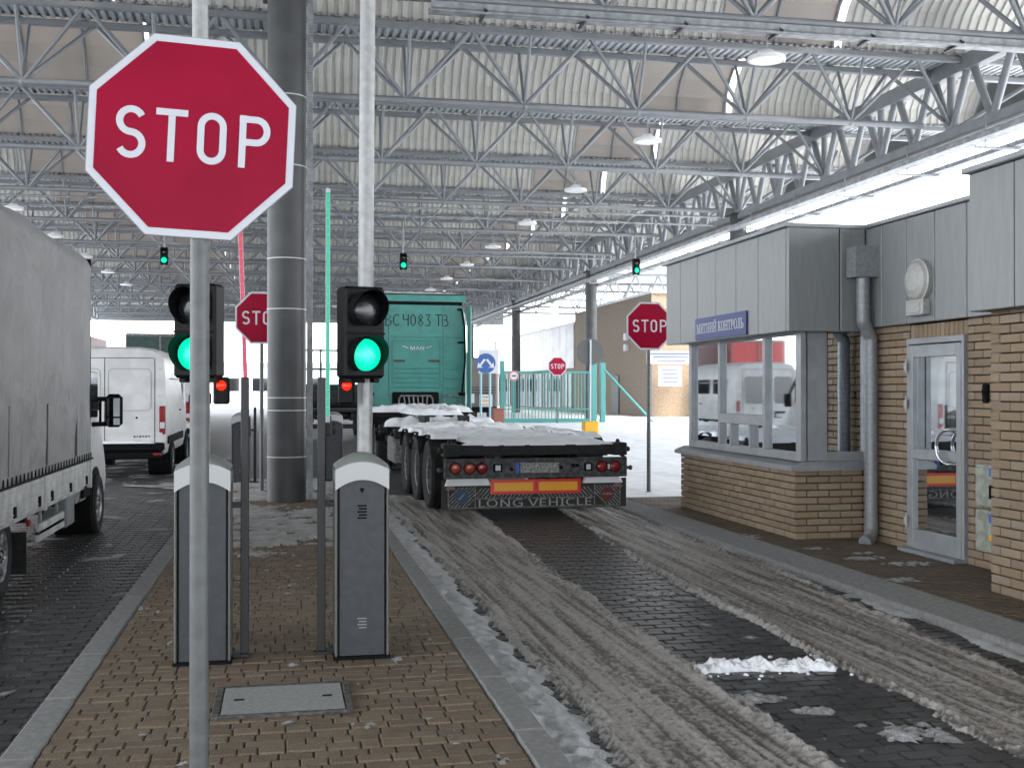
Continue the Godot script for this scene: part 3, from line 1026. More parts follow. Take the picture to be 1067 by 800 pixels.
		if e[0] < 1.0 and e[0] > -1.0:
			var ld := node("cable_ladder", cn, Vector3(0.285, 0, 0.10))
			cb = B.new()
			cb.box(Vector3(0.0, 3.75, 0.055), Vector3(0.010, 7.2, 0.02))
			cb.box(Vector3(0.075, 3.75, 0.055), Vector3(0.010, 7.2, 0.02))
			cb.box(Vector3(0.04, 3.75, 0.0), Vector3(0.085, 7.2, 0.004))
			for k in 170: cb.box(Vector3(0.037, 0.2 + k * 0.042, 0.056), Vector3(0.075, 0.018, 0.012))
			put("ladder_rungs", cb, m("galvanised"), ld)
	# lamps
	for e in [[7.45, -16.7], [7.45, -22.7], [7.45, -28.7], [7.45, -34.7], [7.45, -40.7], [7.45, -46.7], [7.45, -52.7], [7.45, -58.7], [-7.6, -28.7], [-7.6, -34.7], [-7.6, -40.7], [-7.6, -46.7], [-7.6, -52.7], [-7.6, -58.7]]:
		var lo := thing("ceiling_lamp", "white dish lamp hanging from the canopy on the tractor and trailer's side" if e[0] > 0 else "white dish lamp hanging from the canopy on the tarpaulin truck's side", "lamp", Vector3(e[0], 6.92, e[1] - 0.1), 0.0, "lamps on the trailer's side" if e[0] > 0 else "lamps on the tarpaulin truck's side")
		var lb := B.new()
		lb.lathe([Vector2(0, 0.14), Vector2(0.10, 0.13), Vector2(0.16, 0.06), Vector2(0.29, 0.03), Vector2(0.30, -0.03), Vector2(0.27, -0.04)], 20, Transform3D.IDENTITY)
		put("housing", lb, m("lamp_housing", Color(0.7, 0.7, 0.7), 0.4), lo)
		lb = B.new()
		lb.cyl(Vector3(0, -0.035, 0), Vector3(0, -0.025, 0), 0.265, -1, 20)
		put("diffuser", lb, m("lamp_glass", Color(0.85, 0.85, 0.84), 0.3), lo)
		lb = B.new()
		lb.cyl(Vector3(0, 0.13, 0), Vector3(0, 0.57, 0), 0.015, -1, 6)
		put("rod", lb, m("galvanised"), lo)
	# traffic lights hanging over the lanes
	for e in [[4.15, "two-lens traffic light with green lit hanging above the green tractor cab"], [-4.0, "two-lens traffic light with green lit hanging over the white van's lane"], [12.75, "two-lens traffic light with green lit hanging near the canopy edge"]]:
		var tl := thing("hanging_traffic_light", e[1], "traffic light", Vector3(e[0], 6.28, -40.4), 0.0, "traffic lights hung from the roof")
		signal_head(tl, Vector3.ZERO, 0.0, 0.26, 0.58)
		var rb := B.new()
		rb.cyl(Vector3(0, 0.28, -0.12), Vector3(0, 1.25, -0.12), 0.03, -1, 8)
		put("hanger_rod", rb, m("galvanised"), tl)

func signal_head(root: Node3D, at: Vector3, turn: float, w: float, h: float) -> void:
	var hd := node("housing", root, at)
	hd.rotation.y = turn
	var b := B.new()
	b.box(Vector3(0, 0, 0), Vector3(w, h, 0.16), 0.018)
	b.box(Vector3(0, -h * 0.01, 0.086), Vector3(w * 0.98, 0.012, 0.014), 0.003)
	for s in [-1, 1]: b.box(Vector3(s * w * 0.35, -h / 2 - 0.012, 0.0), Vector3(0.04, 0.03, 0.08), 0.005)
	put("case", b, m("black_gloss"), hd)
	for s in [1.0, -1.0]:
		var y: float = s * h * 0.245
		var r := w * 0.375
		var l := B.new()
		var prof := []
		for k in 9:
			var a := deg_to_rad(90.0 - k * 11.0)
			prof.append(Vector2(r * cos(a), 0.035 * sin(a)))
		l.lathe(prof, 28, Transform3D(Basis(Vector3.RIGHT, PI / 2), Vector3(0, y, 0.085)))
		put("dark_lens" if s > 0 else "green_lens", l, m("lens_dark") if s > 0 else m("green_light"), hd)
		# hood: open tube, longer at the top
		var v := B.new()
		var K := 28
		for k in K:
			var a0 := deg_to_rad(-62.0 + 304.0 * k / K)
			var a1 := deg_to_rad(-62.0 + 304.0 * (k + 1) / K)
			for rr in [r * 1.10, r * 1.13]:
				var d0 := 0.09 + (0.05 + 0.10 * (0.5 + 0.5 * sin(a0)))
				var d1 := 0.09 + (0.05 + 0.10 * (0.5 + 0.5 * sin(a1)))
				v.face(Vector3(cos(a0) * rr, y + sin(a0) * rr, 0.075), Vector3(cos(a1) * rr, y + sin(a1) * rr, 0.075), Vector3(cos(a1) * rr, y + sin(a1) * rr, d1), Vector3(cos(a0) * rr, y + sin(a0) * rr, d0), Vector3(0, y, 0.1))
		put("hood", v, m("black"), hd)
	var ol := OmniLight3D.new()
	ol.name = "green_glow"
	ol.light_color = Color(0.1, 1.0, 0.75)
	ol.light_energy = 0.003
	ol.light_size = w * 0.3
	ol.shadow_enabled = true
	ol.omni_range = 12.0; ol.omni_attenuation = 2.0
	hd.add_child(ol)
	ol.position = Vector3(0, -h * 0.245, 0.17)

# ---------------------------------------------------------------- the customs booth
var bricks := []
func brick_rows(org: Vector3, along: Vector3, out: Vector3, length: float, rows: int, first := 0, holes := [], h_off := 0) -> void:
	# org: lower corner; bricks of 250 x 65 with 10 mm joints, every other row shifted by half
	for r in rows:
		var s := 0.0
		var y := r * 0.075
		var start := 0
		while s < length - 0.02:
			var l := 0.25
			if start == 0 and (r + first) % 2 == 1: l = 0.12
			start = 1
			if s + l > length: l = length - s
			var mid := s + l / 2
			var cut := false
			for q in holes:
				if mid > q[0] and mid < q[1] and y + 0.03 > q[2] and y + 0.03 < q[3]: cut = true
			for q in holes:
				if not cut and y + 0.03 > q[2] and y + 0.03 < q[3]:
					if s < q[0] and s + l > q[0]: l = q[0] - s; mid = s + l / 2
					elif s < q[1] and s + l > q[1]:
						var e: float = s + l
						s = q[1]; l = e - s; mid = s + l / 2
			if not cut and l > 0.03:
				bricks.append([org + along * mid + Vector3(0, y + 0.0325, 0) + out * (0.004 + 0.002 * sin(mid * 91.0 + r * 5.0)), along, out, l])
			s += l + 0.01

func make_booth() -> void:
	var root := thing("customs_booth", "tan brick customs booth with grey panel fascia and mirrored windows beside the lane", "booth")
	var G := KERB
	var XF := 5.34          # brick face of the window bay
	var XW := 6.13          # brick face of the door wall
	var XP := 5.48          # brick face of the near pier
	var Z0 := -11.32        # near corner of the bay
	var Z1 := -14.86
	# cores behind the bricks (the mortar shows in the joints)
	var b := B.new()
	b.box(Vector3((XF + 9.0) / 2 + 0.06, 0.50, (Z0 + Z1) / 2), Vector3(9.0 - XF - 0.01, 0.84, Z0 - Z1 - 0.11))
	b.box(Vector3(7.9, 1.3, -11.05), Vector3(2.0, 2.5, 7.5))
	b.box(Vector3(7.56 + 0.063, 1.25, (Z0 - 10.38) / 2), Vector3(2.88, 2.42, -10.38 - Z0 + 1.0))
	b.box(Vector3(7.56 + 0.063, 1.25, (-9.40 - 7.6) / 2), Vector3(2.88, 2.42, 1.8))
	b.box(Vector3(7.6, 2.30, -9.9), Vector3(2.8, 0.20, 1.2))
	b.box(Vector3(7.3 + 0.063, 1.25, (-8.11 - 4.0) / 2), Vector3(3.66, 2.42, 3.99))
	put("wall_core", b, m("mortar"), root)
	brick_rows(Vector3(XF + 0.03, G, Z0), Vector3(0, 0, -1), Vector3(-1, 0, 0), Z0 - Z1, 10, 0)
	brick_rows(Vector3(XF, G, Z0 - 0.03), Vector3(1, 0, 0), Vector3(0, 0, 1), XW - XF, 10, 1)
	brick_rows(Vector3(XW + 0.03, G, -10.38), Vector3(0, 0, -1), Vector3(-1, 0, 0), 0.95, 30, 1)
	brick_rows(Vector3(XW + 0.03, G, -8.0), Vector3(0, 0, -1), Vector3(-1, 0, 0), 1.40, 30, 0)
	brick_rows(Vector3(XP + 0.03, G, -4.6), Vector3(0, 0, -1), Vector3(-1, 0, 0), 3.49, 30, 0)
	# far wall of the bay above the parapet, seen past the glass only from beside
	# soldier course over the door
	for k in 13:
		bricks.append([Vector3(XW + 0.026, 2.275, -10.36 + 0.037 + k * 0.075), Vector3(0, 1, 0), Vector3(-1, 0, 0), 0.145])
	var protos := []
	for k in 5:
		var p := B.new()
		p.col = [Color(0.42, 0.315, 0.215), Color(0.46, 0.350, 0.240), Color(0.375, 0.280, 0.190), Color(0.44, 0.340, 0.250), Color(0.40, 0.295, 0.195)][k]
		p.box(Vector3.ZERO, Vector3(0.25, 0.065, 0.07), 0.005)
		protos.append([p, p.mesh()])
	bricks.sort_custom(func(p, q): return p[0].distance_squared_to(Vector3(3, 1.7, -3)) < q[0].distance_squared_to(Vector3(3, 1.7, -3)))
	var rest := B.new()
	var nb := 0
	for e in bricks:
		var along: Vector3 = e[1]
		var out: Vector3 = e[2]
		var up := out.cross(along)
		var jit := Vector3(0, 0.0, 0)
		var xf := Transform3D(Basis(along * (e[3] / 0.25), up, out), e[0] - out * 0.0 + jit)
		var k := rng.randi() % 5
		# leave out what the frame never shows
		var seen: bool = not (e[0].x < 5.7 and e[0].z > -7.2)
		if seen and nb < 300:
			var o := putm("brick", protos[k][1], m("brick"), root)
			o.transform = xf
			nb += 1
		else:
			rest.add(protos[k][0], xf)
	stuff(put("brickwork", rest, m("brick"), root))
	# window sill
	b = B.new()
	b.prism(PackedVector2Array([Vector2(XF - 0.07, 0), Vector2(XF - 0.07, 0.035), Vector2(XF + 0.06, 0.085), Vector2(XW + 0.3, 0.085), Vector2(XW + 0.3, 0.0)]), Z1 - 0.05, Z0 + 0.07, Transform3D(Basis.IDENTITY, Vector3(0, 0.866, 0)))
	b.box(Vector3(XF - 0.072, 0.872, (Z0 + Z1) / 2), Vector3(0.010, 0.045, Z0 - Z1 + 0.14))
	b.box(Vector3((XF + XW) / 2, 0.872, Z0 + 0.074), Vector3(XW - XF + 0.13, 0.045, 0.010))
	put("sill", b, m("aluminium"), root)
	# glazing of the bay: frames proud of the panes
	var gx := XF + 0.05
	var YB := 0.952
	var YT := 2.36
	var al := m("aluminium")
	var wf := node("window_front", root)
	var bars := [[-14.55, 0.10], [-13.52, 0.07], [-12.16, 0.07], [-11.27, 0.12]]
	for q in bars:
		b = B.new()
		b.box(Vector3(gx, (YB + YT) / 2, q[0]), Vector3(0.085, YT - YB, q[1]), 0.006)
		put("mullion", b, al, wf)
	for q in [[YB + 0.045, 0.09], [YT - 0.03, 0.06]]:
		b = B.new()
		b.box(Vector3(gx, q[0], -12.92), Vector3(0.080, q[1], 3.36), 0.006)
		put("rail", b, al, wf)
	b = B.new()
	b.box(Vector3(gx, 1.36, -12.84), Vector3(0.082, 0.12, 1.30), 0.006)
	put("rail", b, al, wf)
	for q in [[-13.14, 0.045], [-12.55, 0.05]]:
		b = B.new()
		b.box(Vector3(gx - 0.005, 1.16, q[0]), Vector3(0.085, 0.30, q[1]), 0.004)
		put("hatch_bar", b, al, wf)
	b = B.new()
	b.box(Vector3(gx - 0.03, 1.165, -13.15), Vector3(0.03, 0.30, 0.66), 0.004)
	for q in [[-13.5, -13.16, 0.0], [-13.12, -12.58, 0.01], [-12.53, -12.2, 0.0]]: pass
	var panes := [[-14.51, -13.55, YB + 0.08, YT - 0.05], [-13.49, -12.19, 1.41, YT - 0.05], [-12.13, -11.32, YB + 0.08, YT - 0.05], [-13.49, -13.16, YB + 0.08, 1.31], [-13.12, -12.58, YB + 0.08, 1.31], [-12.53, -12.19, YB + 0.08, 1.31]]
	for k in panes.size():
		var q: Array = panes[k]
		b = B.new()
		b.box(Vector3(gx + 0.012, (q[2] + q[3]) / 2, (q[0] + q[1]) / 2), Vector3(0.012, q[3] - q[2], q[1] - q[0]))
		var o := put("pane", b, m("mirror_glass"), wf)
		o.rotation.y = 0.0
	# end of the bay facing the camera: wide corner post, one tall pane
	var ws := node("window_side", root)
	b = B.new()
	b.box(Vector3(5.53, (YB + YT) / 2, -11.245), Vector3(0.245, YT - YB, 0.07), 0.006)
	put("corner_post", b, al, ws)
	b = B.new()
	b.box(Vector3(6.10, (YB + YT) / 2, -11.25), Vector3(0.05, YT - YB, 0.07), 0.005)
	put("mullion", b, al, ws)
	b = B.new()
	b.box(Vector3(5.86, YB + 0.05, -11.248), Vector3(0.43, 0.10, 0.06), 0.005)
	put("rail", b, al, ws)
	b = B.new()
	b.box(Vector3(5.865, (YB + YT) / 2 + 0.05, -11.26), Vector3(0.45, YT - YB - 0.1, 0.012))
	put("pane", b, m("mirror_glass"), ws)
	# grey fascia panels, each with a shadow gap
	var panel := func(x: float, za: float, zb: float, y0: float, y1: float) -> void:
		var p := B.new()
		p.box(Vector3(x + 0.03, (y0 + y1) / 2, (za + zb) / 2), Vector3(0.06, y1 - y0, absf(za - zb) - 0.014), 0.006)
		put("fascia_panel", p, m("fascia"), root)
	var zs := [-14.92, -14.35, -13.72, -13.09, -12.46, -11.83, -11.12]
	for k in 6: panel.call(5.14, zs[k], zs[k + 1], 2.32, 3.40)
	b = B.new()
	b.box(Vector3(5.43, 2.86, -11.09), Vector3(0.57, 1.08, 0.06), 0.006)
	put("fascia_panel", b, m("fascia"), root)
	b = B.new()
	b.box(Vector3(5.87, 2.86, -11.09), Vector3(0.28, 1.08, 0.06), 0.006)
	put("fascia_panel", b, m("fascia"), root)
	zs = [-11.12, -10.75, -10.29, -9.79, -9.27, -8.74, -8.12]
	for k in 6: panel.call(6.03, zs[k], zs[k + 1], 2.36, 3.40)
	zs = [-8.12, -7.55, -6.98, -6.40, -5.80, -5.2, -4.6]
	for k in 6: panel.call(5.30, zs[k], zs[k + 1], 2.32, 3.40)
	b = B.new()
	b.box(Vector3(5.66, 2.86, -8.09), Vector3(0.70, 1.08, 0.06), 0.004)
	put("fascia_panel", b, m("fascia"), root)
	# dark carcass behind the panels, soffit, and the capping strip along the top
	b = B.new()
	b.box(Vector3(7.15, 2.86, -13.0), Vector3(3.88, 1.05, 3.74))
	b.box(Vector3(7.6, 2.87, -9.6), Vector3(2.98, 1.02, 2.95))
	b.box(Vector3(7.25, 2.86, -6.35), Vector3(3.76, 1.05, 3.4))
	put("fascia_carcass", b, m("black"), root)
	b = B.new()
	b.box(Vector3(5.70, 2.335, -13.02), Vector3(1.0, 0.02, 3.7))
	put("soffit", b, m("fascia"), root)
	b = B.new()
	b.box(Vector3(7.08, 3.425, -13.02), Vector3(3.98, 0.045, 3.92), 0.008)
	b.box(Vector3(7.55, 3.427, -9.6), Vector3(3.10, 0.043, 2.90), 0.008)
	b.box(Vector3(7.18, 3.428, -6.35), Vector3(3.86, 0.047, 3.60), 0.008)
	put("roof_capping", b, m("aluminium"), root)
	b = B.new()
	b.box(Vector3(7.6, 3.455, -9.9), Vector3(2.8, 0.03, 9.6), 0.01)
	put("roof_snow", b, m("snow"), root)
	make_booth_door(root, XW)
	# rainwater hopper and downpipe
	var rp := thing("downpipe", "grey rainwater downpipe with square hopper in the booth corner", "downpipe", Vector3(5.92, 0, -10.98))
	b = B.new()
	b.prism(PackedVector2Array([Vector2(-0.15, -0.16), Vector2(-0.15, 0.15), Vector2(0.15, 0.17), Vector2(0.15, -0.16)]), -0.03, 0.17, Transform3D(Basis.IDENTITY, Vector3(0, 3.04, 0)))
	b.box(Vector3(0, 2.88, 0.07), Vector3(0.31, 0.014, 0.21), 0.003)
	put("hopper", b, m("pipe_grey"), rp)
	b = B.new()
	b.tube([Vector3(-0.01, 2.88, 0.06), Vector3(-0.01, 2.42, 0.06), Vector3(0.10, 2.25, 0.02), Vector3(0.10, 0.24, 0.02), Vector3(0.05, 0.16, 0.07), Vector3(-0.04, 0.135, 0.14)], 0.068, 18)
	put("pipe", b, m("pipe_grey"), rp)
	for y in [1.75, 0.95]:
		b = B.new()
		b.cyl(Vector3(0.10, y - 0.015, 0.02), Vector3(0.10, y + 0.015, 0.02), 0.073, -1, 16)
		put("pipe_joint", b, m("pipe_grey"), rp)
	# round bulkhead lamp and the little box under it
	var lp := thing("bulkhead_lamp", "round weathered opal lamp on the grey fascia above the door", "lamp", Vector3(6.03, 2.76, -10.02))
	b = B.new()
	b.lathe([Vector2(0, 0.105), Vector2(0.10, 0.10), Vector2(0.17, 0.075), Vector2(0.195, 0.04)], 28, Transform3D(Basis(Vector3.BACK, PI / 2), Vector3.ZERO))
	put("opal_cover", b, m("lamp_opal"), lp)
	b = B.new()
	b.lathe([Vector2(0.205, 0.0), Vector2(0.21, 0.045), Vector2(0.193, 0.05)], 28, Transform3D(Basis(Vector3.BACK, PI / 2), Vector3.ZERO))
	put("base_ring", b, m("lamp_opal"), lp)
	var jb := B.new()
	jb.box(Vector3(5.99, 2.50, -10.01), Vector3(0.085, 0.155, 0.30), 0.01)
	jb.box(Vector3(5.945, 2.50, -10.01), Vector3(0.012, 0.10, 0.22), 0.004)
	tag(put("sensor_box", jb, m("lamp_opal"), self), "small weathered rectangular sensor box under the round lamp", "sensor box")
	# blue name board
	var nb2 := thing("name_board", "blue board with white Cyrillic letters on the grey fascia", "sign", Vector3(5.138, 2.47, -12.92), -PI / 2)
	b = B.new()
	b.box(Vector3(0, 0, 0.012), Vector3(1.62, 0.27, 0.022), 0.004)
	put("board", b, m("board_blue", Color(0.018, 0.035, 0.16), 0.5), nb2)
	text("lettering", "МИТНИЙ КОНТРОЛЬ", 0.115, nb2, Transform3D(Basis.IDENTITY, Vector3(0, 0, 0.026)), m("sign_white"), "Droid Serif", 0.88)
	# meter boxes and card reader on the brick between door and pier
	var mb := thing("meter_cabinet", "two stacked grey-green meter boxes on the brick beside the door", "meter box", Vector3(XW - 0.003, 0.28, -8.98))
	for k in 2:
		b = B.new()
		b.box(Vector3(-0.045, 0.19 + k * 0.40, 0), Vector3(0.10, 0.375, 0.34), 0.012)
		var bx := put("box", b, m("plastic_box"), mb)
		b = B.new()
		b.box(Vector3(-0.102, 0.19 + k * 0.40, -0.02), Vector3(0.012, 0.31, 0.26), 0.004)
		put("lid", b, m("plastic_box"), bx)
		b = B.new()
		b.box(Vector3(-0.110, 0.31 + k * 0.40, 0.085), Vector3(0.004, 0.075, 0.065))
		put("warning_label", b, m("sky_blue"), bx)
		b = B.new()
		b.box(Vector3(-0.112, 0.14 + k * 0.40, 0.09), Vector3(0.02, 0.12 if k else 0.05, 0.05), 0.004)
		put("latch", b, m("black") if k else m("yellow_paint"), bx)
	var cr := B.new()
	cr.box(Vector3(XW - 0.022, 1.675, -9.10), Vector3(0.04, 0.17, 0.075), 0.012)
	cr.box(Vector3(XW - 0.045, 1.69, -9.10), Vector3(0.012, 0.06, 0.05), 0.004)
	tag(put("card_reader", cr, m("black"), self), "small black card reader on the brick to the right of the door", "card reader")

func make_booth_door(root: Node3D, XW: float) -> void:
	var d := node("door", root, Vector3(XW - 0.005, KERB, -9.885))
	var al := m("aluminium")
	var b := B.new()
	for s in [-1.0, 1.0]: b.box(Vector3(0, 1.03, s * 0.468), Vector3(0.09, 2.06, 0.040), 0.005)
	b.box(Vector3(0, 2.065, 0), Vector3(0.092, 0.06, 0.98), 0.005)
	put("door_frame", b, al, d)
	b = B.new()
	for s in [-1.0, 1.0]: b.box(Vector3(-0.012, 1.025, s * 0.408), Vector3(0.075, 2.00, 0.072), 0.006)
	for q in [[0.12, 0.20], [0.965, 0.10], [1.965, 0.12]]: b.box(Vector3(-0.012, q[0], 0), Vector3(0.073, q[1], 0.745), 0.005)
	put("leaf_frame", b, al, d)
	for q in [[0.215, 0.92], [1.01, 1.91]]:
		b = B.new()
		b.box(Vector3(-0.01, (q[0] + q[1]) / 2, 0), Vector3(0.014, q[1] - q[0], 0.75))
		put("pane", b, m("mirror_glass"), d)
	b = B.new()
	var pts := [Vector3(-0.04, 1.22, 0.36)]
	for k in 9:
		var a := PI * k / 8
		pts.append(Vector3(-0.10, 1.06 + 0.16 * cos(a), 0.33 - 0.20 * sin(a)))
	pts.append(Vector3(-0.04, 0.90, 0.36))
	b.tube(pts, 0.016, 10)
	put("handle", b, m("steel_bright"), d)
	for y in [0.30, 1.45, 1.82]:
		b = B.new()
		b.box(Vector3(-0.065, y, -0.465), Vector3(0.035, 0.08, 0.04), 0.008)
		b.cyl(Vector3(-0.075, y - 0.07, -0.44), Vector3(-0.075, y + 0.07, -0.44), 0.010, -1, 8)
		put("hinge", b, m("lamp_opal"), d)
	b = B.new()
	b.box(Vector3(-0.05, 0.02, 0), Vector3(0.2, 0.04, 0.98), 0.006)
	put("threshold", b, al, d)

# ---------------------------------------------------------------- buildings beyond the gate
func make_far_buildings() -> void:
	var fb := thing("brick_building", "long tan and white building beyond the teal gate", "building", Vector3(18.9, 0.2, -57))
	var b := B.new()
	b.box(Vector3(9, 3.3, -6), Vector3(17.9, 6.6, 11.9))
	put("front_wall", b, m("render_tan"), fb)
	b = B.new()
	b.box(Vector3(0.02, 3.3, -8), Vector3(0.18, 6.6, 16))
	put("side_wall", b, m("render_tan_shaded"), fb)
	b = B.new()
	b.box(Vector3(8.5, 2.95, -31), Vector3(17, 5.9, 29.8))
	put("rear_wall", b, m("render_tan_shaded"), fb)
	# white cladding panels on the far stretch
	for k in 14:
		b = B.new()
		b.box(Vector3(-0.06, 4.45, -17.2 - k * 2.0), Vector3(0.10, 2.9, 1.96), 0.02)
		put("cladding_panel", b, m("panel_white"), fb)
	for k in 9:
		b = B.new()
		b.box(Vector3(-0.02, 1.55, -18.0 - k * 3.0), Vector3(0.12, 2.5, 2.2), 0.02)
		var w := put("window", b, m("glass_dark"), fb)
		b = B.new()
		for s in [-1.0, 0.0, 1.0]: b.box(Vector3(-0.09, 1.55, -18.0 - k * 3.0 + s * 1.05), Vector3(0.05, 2.5, 0.10))
		put("window_frame", b, m("panel_white"), w)
	b = B.new()
	b.box(Vector3(9, 6.68, -6), Vector3(18.2, 0.16, 12.2), 0.02)
	b.box(Vector3(8.5, 5.98, -31), Vector3(17.3, 0.16, 30), 0.02)
	put("roof_edge", b, m("snow"), fb)
	# door, lamps on the shaded side
	b = B.new()
	b.box(Vector3(-0.09, 1.2, -6.5), Vector3(0.08, 2.4, 1.4), 0.02)
	put("door", b, m("dark_green"), fb)
	for k in 2:
		b = B.new()
		b.box(Vector3(-0.16, 3.9 + k * 0.6, -4.2), Vector3(0.25, 0.4, 0.4), 0.05)
		put("wall_lamp", b, m("panel_white"), fb)
	# white notices on the walls: long banner with a second sheet below
	var nt := thing("notice_banner", "white notice banner with blue lines on the tan building", "banner", Vector3(18.0, 2.4, -55.6))
	b = B.new()
	b.box(Vector3(1.4, 1.0, 0), Vector3(2.6, 0.65, 0.05), 0.01)
	put("upper_sheet", b, m("sign_white"), nt)
	b = B.new()
	b.box(Vector3(1.35, 0.05, 0.02), Vector3(1.25, 1.05, 0.05), 0.01)
	put("lower_sheet", b, m("sign_white"), nt)
	b = B.new()
	for k in 3: b.box(Vector3(1.4, 1.18 - k * 0.17, 0.035), Vector3(2.2 - 0.3 * k, 0.07, 0.012))
	for k in 4: b.box(Vector3(1.35, 0.35 - k * 0.2, 0.055), Vector3(0.9 - 0.12 * (k % 2), 0.05, 0.012))
	put("print_lines", b, m("print_blue"), nt)
	b = B.new()
	for xx in [0.25, 2.55]: b.cyl(Vector3(xx, -2.2, -0.06), Vector3(xx, 1.3, -0.06), 0.035, -1, 8)
	put("stand", b, m("galvanised"), nt)
	var nt2 := thing("notice_board", "tall white notice board at the far end of the tan wall", "board", Vector3(21.9, 0.35, -55.9))
	b = B.new()
	b.box(Vector3(0, 1.75, 0), Vector3(1.6, 2.5, 0.06), 0.01)
	put("sheet", b, m("sign_white"), nt2)
	b = B.new()
	for k in 8: b.box(Vector3(0, 2.7 - k * 0.25, 0.04), Vector3(1.1 - 0.2 * (k % 3), 0.05, 0.012))
	put("print_lines", b, m("print_blue"), nt2)
	b = B.new()
	for s in [-0.7, 0.7]: b.cyl(Vector3(s, -0.3, -0.05), Vector3(s, 3.0, -0.05), 0.04, -1, 8)
	put("stand", b, m("galvanised"), nt2)
	# distant second canopy
	var dc := thing("distant_canopy", "pale lattice canopy standing behind the tan and white building", "canopy", Vector3(0, 0, -92))
	for r in 3:
		b = B.new()
		var z := -8.0 * r
		for y in [9.2, 11.4]:
			b.cyl(Vector3(14, y, z), Vector3(75, y, z), 0.12, -1, 6)
		for k in 30:
			b.cyl(Vector3(14 + 2 * k, 9.2, z), Vector3(15 + 2 * k, 11.4, z), 0.08, -1, 5, false)
			b.cyl(Vector3(15 + 2 * k, 11.4, z), Vector3(16 + 2 * k, 9.2, z), 0.08, -1, 5, false)
		put("lattice_truss", b, m("truss_paint"), dc)
	b = B.new()
	b.box(Vector3(45, 11.9, -8), Vector3(64, 0.3, 24), 0.05)
	put("roof_slab", b, m("roof_sheet"), dc)
	for k in 4:
		b = B.new()
		b.cyl(Vector3(22 + 14 * k, -0.3, 0), Vector3(22 + 14 * k, 9.3, 0), 0.3, -1, 14)
		put("column", b, m("panel_white"), dc)
	# low hall closing the view at the end of the lanes
	var eh := thing("end_hall", "low pale hall closing the view beyond the end of the canopy", "building", Vector3(8, 0, -118))
	b = B.new()
	b.box(Vector3(0, 2.2, -4), Vector3(44, 4.6, 8))
	put("wall", b, m("panel_white"), eh)
	b = B.new()
	b.box(Vector3(0, 4.55, -4), Vector3(44.6, 0.2, 8.6), 0.03)
	put("roof", b, m("snow"), eh)
	for k in 14:
		b = B.new()
		b.box(Vector3(-19 + k * 2.9, 2.3, 0.02), Vector3(1.6, 1.3, 0.10), 0.02)
		put("window", b, m("glass_dark"), eh)

# ---------------------------------------------------------------- signs, barriers and poles on the island
func stop_letters(parent: Node3D, h: float, at: Vector3) -> void:
	var W := 0.127
	var S := arc(0.28, 0.715, 0.21, 0.215, 28, 270, 16)
	S.append_array(arc(0.28, 0.285, 0.21, 0.215, 84, -152, 16))
	var O := arc(0.28, 0.72, 0.205, 0.21, 0, 180, 12)
	O.append_array(arc(0.28, 0.28, 0.205, 0.21, 180, 360, 12))
	var P := [Vector2(0.0, 0.932), Vector2(0.30, 0.932)]
	P.append_array(arc(0.32, 0.712, 0.20, 0.22, 84, -84, 10))
	P.append(Vector2(0.30, 0.492)); P.append(Vector2(0.02, 0.492))
	var x := -1.40
	for k in 4:
		var b := B.new()
		match k:
			0: b.stroke(S, W, false, 0, 0.006)
			1:
				b.stroke([Vector2(0, 0.932), Vector2(0.58, 0.932)], W, false, 0, 0.006)
				b.stroke([Vector2(0.29, 0), Vector2(0.29, 0.865)], W, false, 0, 0.0058)
			2: b.stroke(O, W, true, 0, 0.006)
			3:
				b.stroke(P, W, false, 0, 0.006)
				b.stroke([Vector2(0.067, 0), Vector2(0.067, 1.0)], W, false, 0, 0.0062)
		var o := put("letter", b, m("sign_white"), parent)
		o.transform = Transform3D(Basis.from_scale(Vector3(h, h, 0.5)), at + Vector3(x * h, -0.5 * h, 0))
		x += [0.72, 0.75, 0.78, 0.6][k]

func stop_sign(label: String, at: Vector3, turn: float, size: float, yc: float, pole_r: float, roll := 0.0, off := 0.0) -> Node3D:
	var r := thing("stop_sign", label, "road sign", at, turn, "stop signs")
	var fc := node("face", r, Vector3(off, yc, 0.045))
	fc.rotation.z = roll
	var R := size / 2 / cos(PI / 8)
	var b := B.new()
	b.prism(ngon(8, R, PI / 8), -0.012, 0.0)
	put("back_plate", b, m("sign_back"), fc)
	b = B.new()
	b.prism(ngon(8, R * 0.992, PI / 8), 0.0, 0.002)
	put("white_border", b, m("sign_white"), fc)
	b = B.new()
	b.prism(ngon(8, R * 0.924, PI / 8), 0.002, 0.0045)
	put("red_field", b, m("sign_red"), fc)
	stop_letters(fc, size * 0.263, Vector3(0, 0.0, 0.0045))
	b = B.new()
	b.cyl(Vector3.ZERO, Vector3(0, yc + size * 0.46, 0), pole_r, -1, 20)
	put("pole", b, m("sign_pole"), r)
	for s in [-0.25, 0.25]:
		b = B.new()
		b.cyl(Vector3(0, yc + s * size - 0.015, 0), Vector3(0, yc + s * size + 0.015, 0), pole_r * 1.12, -1, 16)
		b.box(Vector3(0, yc + s * size, 0.028), Vector3(0.16, 0.03, 0.012), 0.002)
		put("clamp", b, m("galvanised"), r)
	b = B.new()
	b.cyl(Vector3(0, 0, 0), Vector3(0, 0.015, 0), pole_r * 2.2, -1, 16)
	put("foot_plate", b, m("galvanised"), r)
	return r

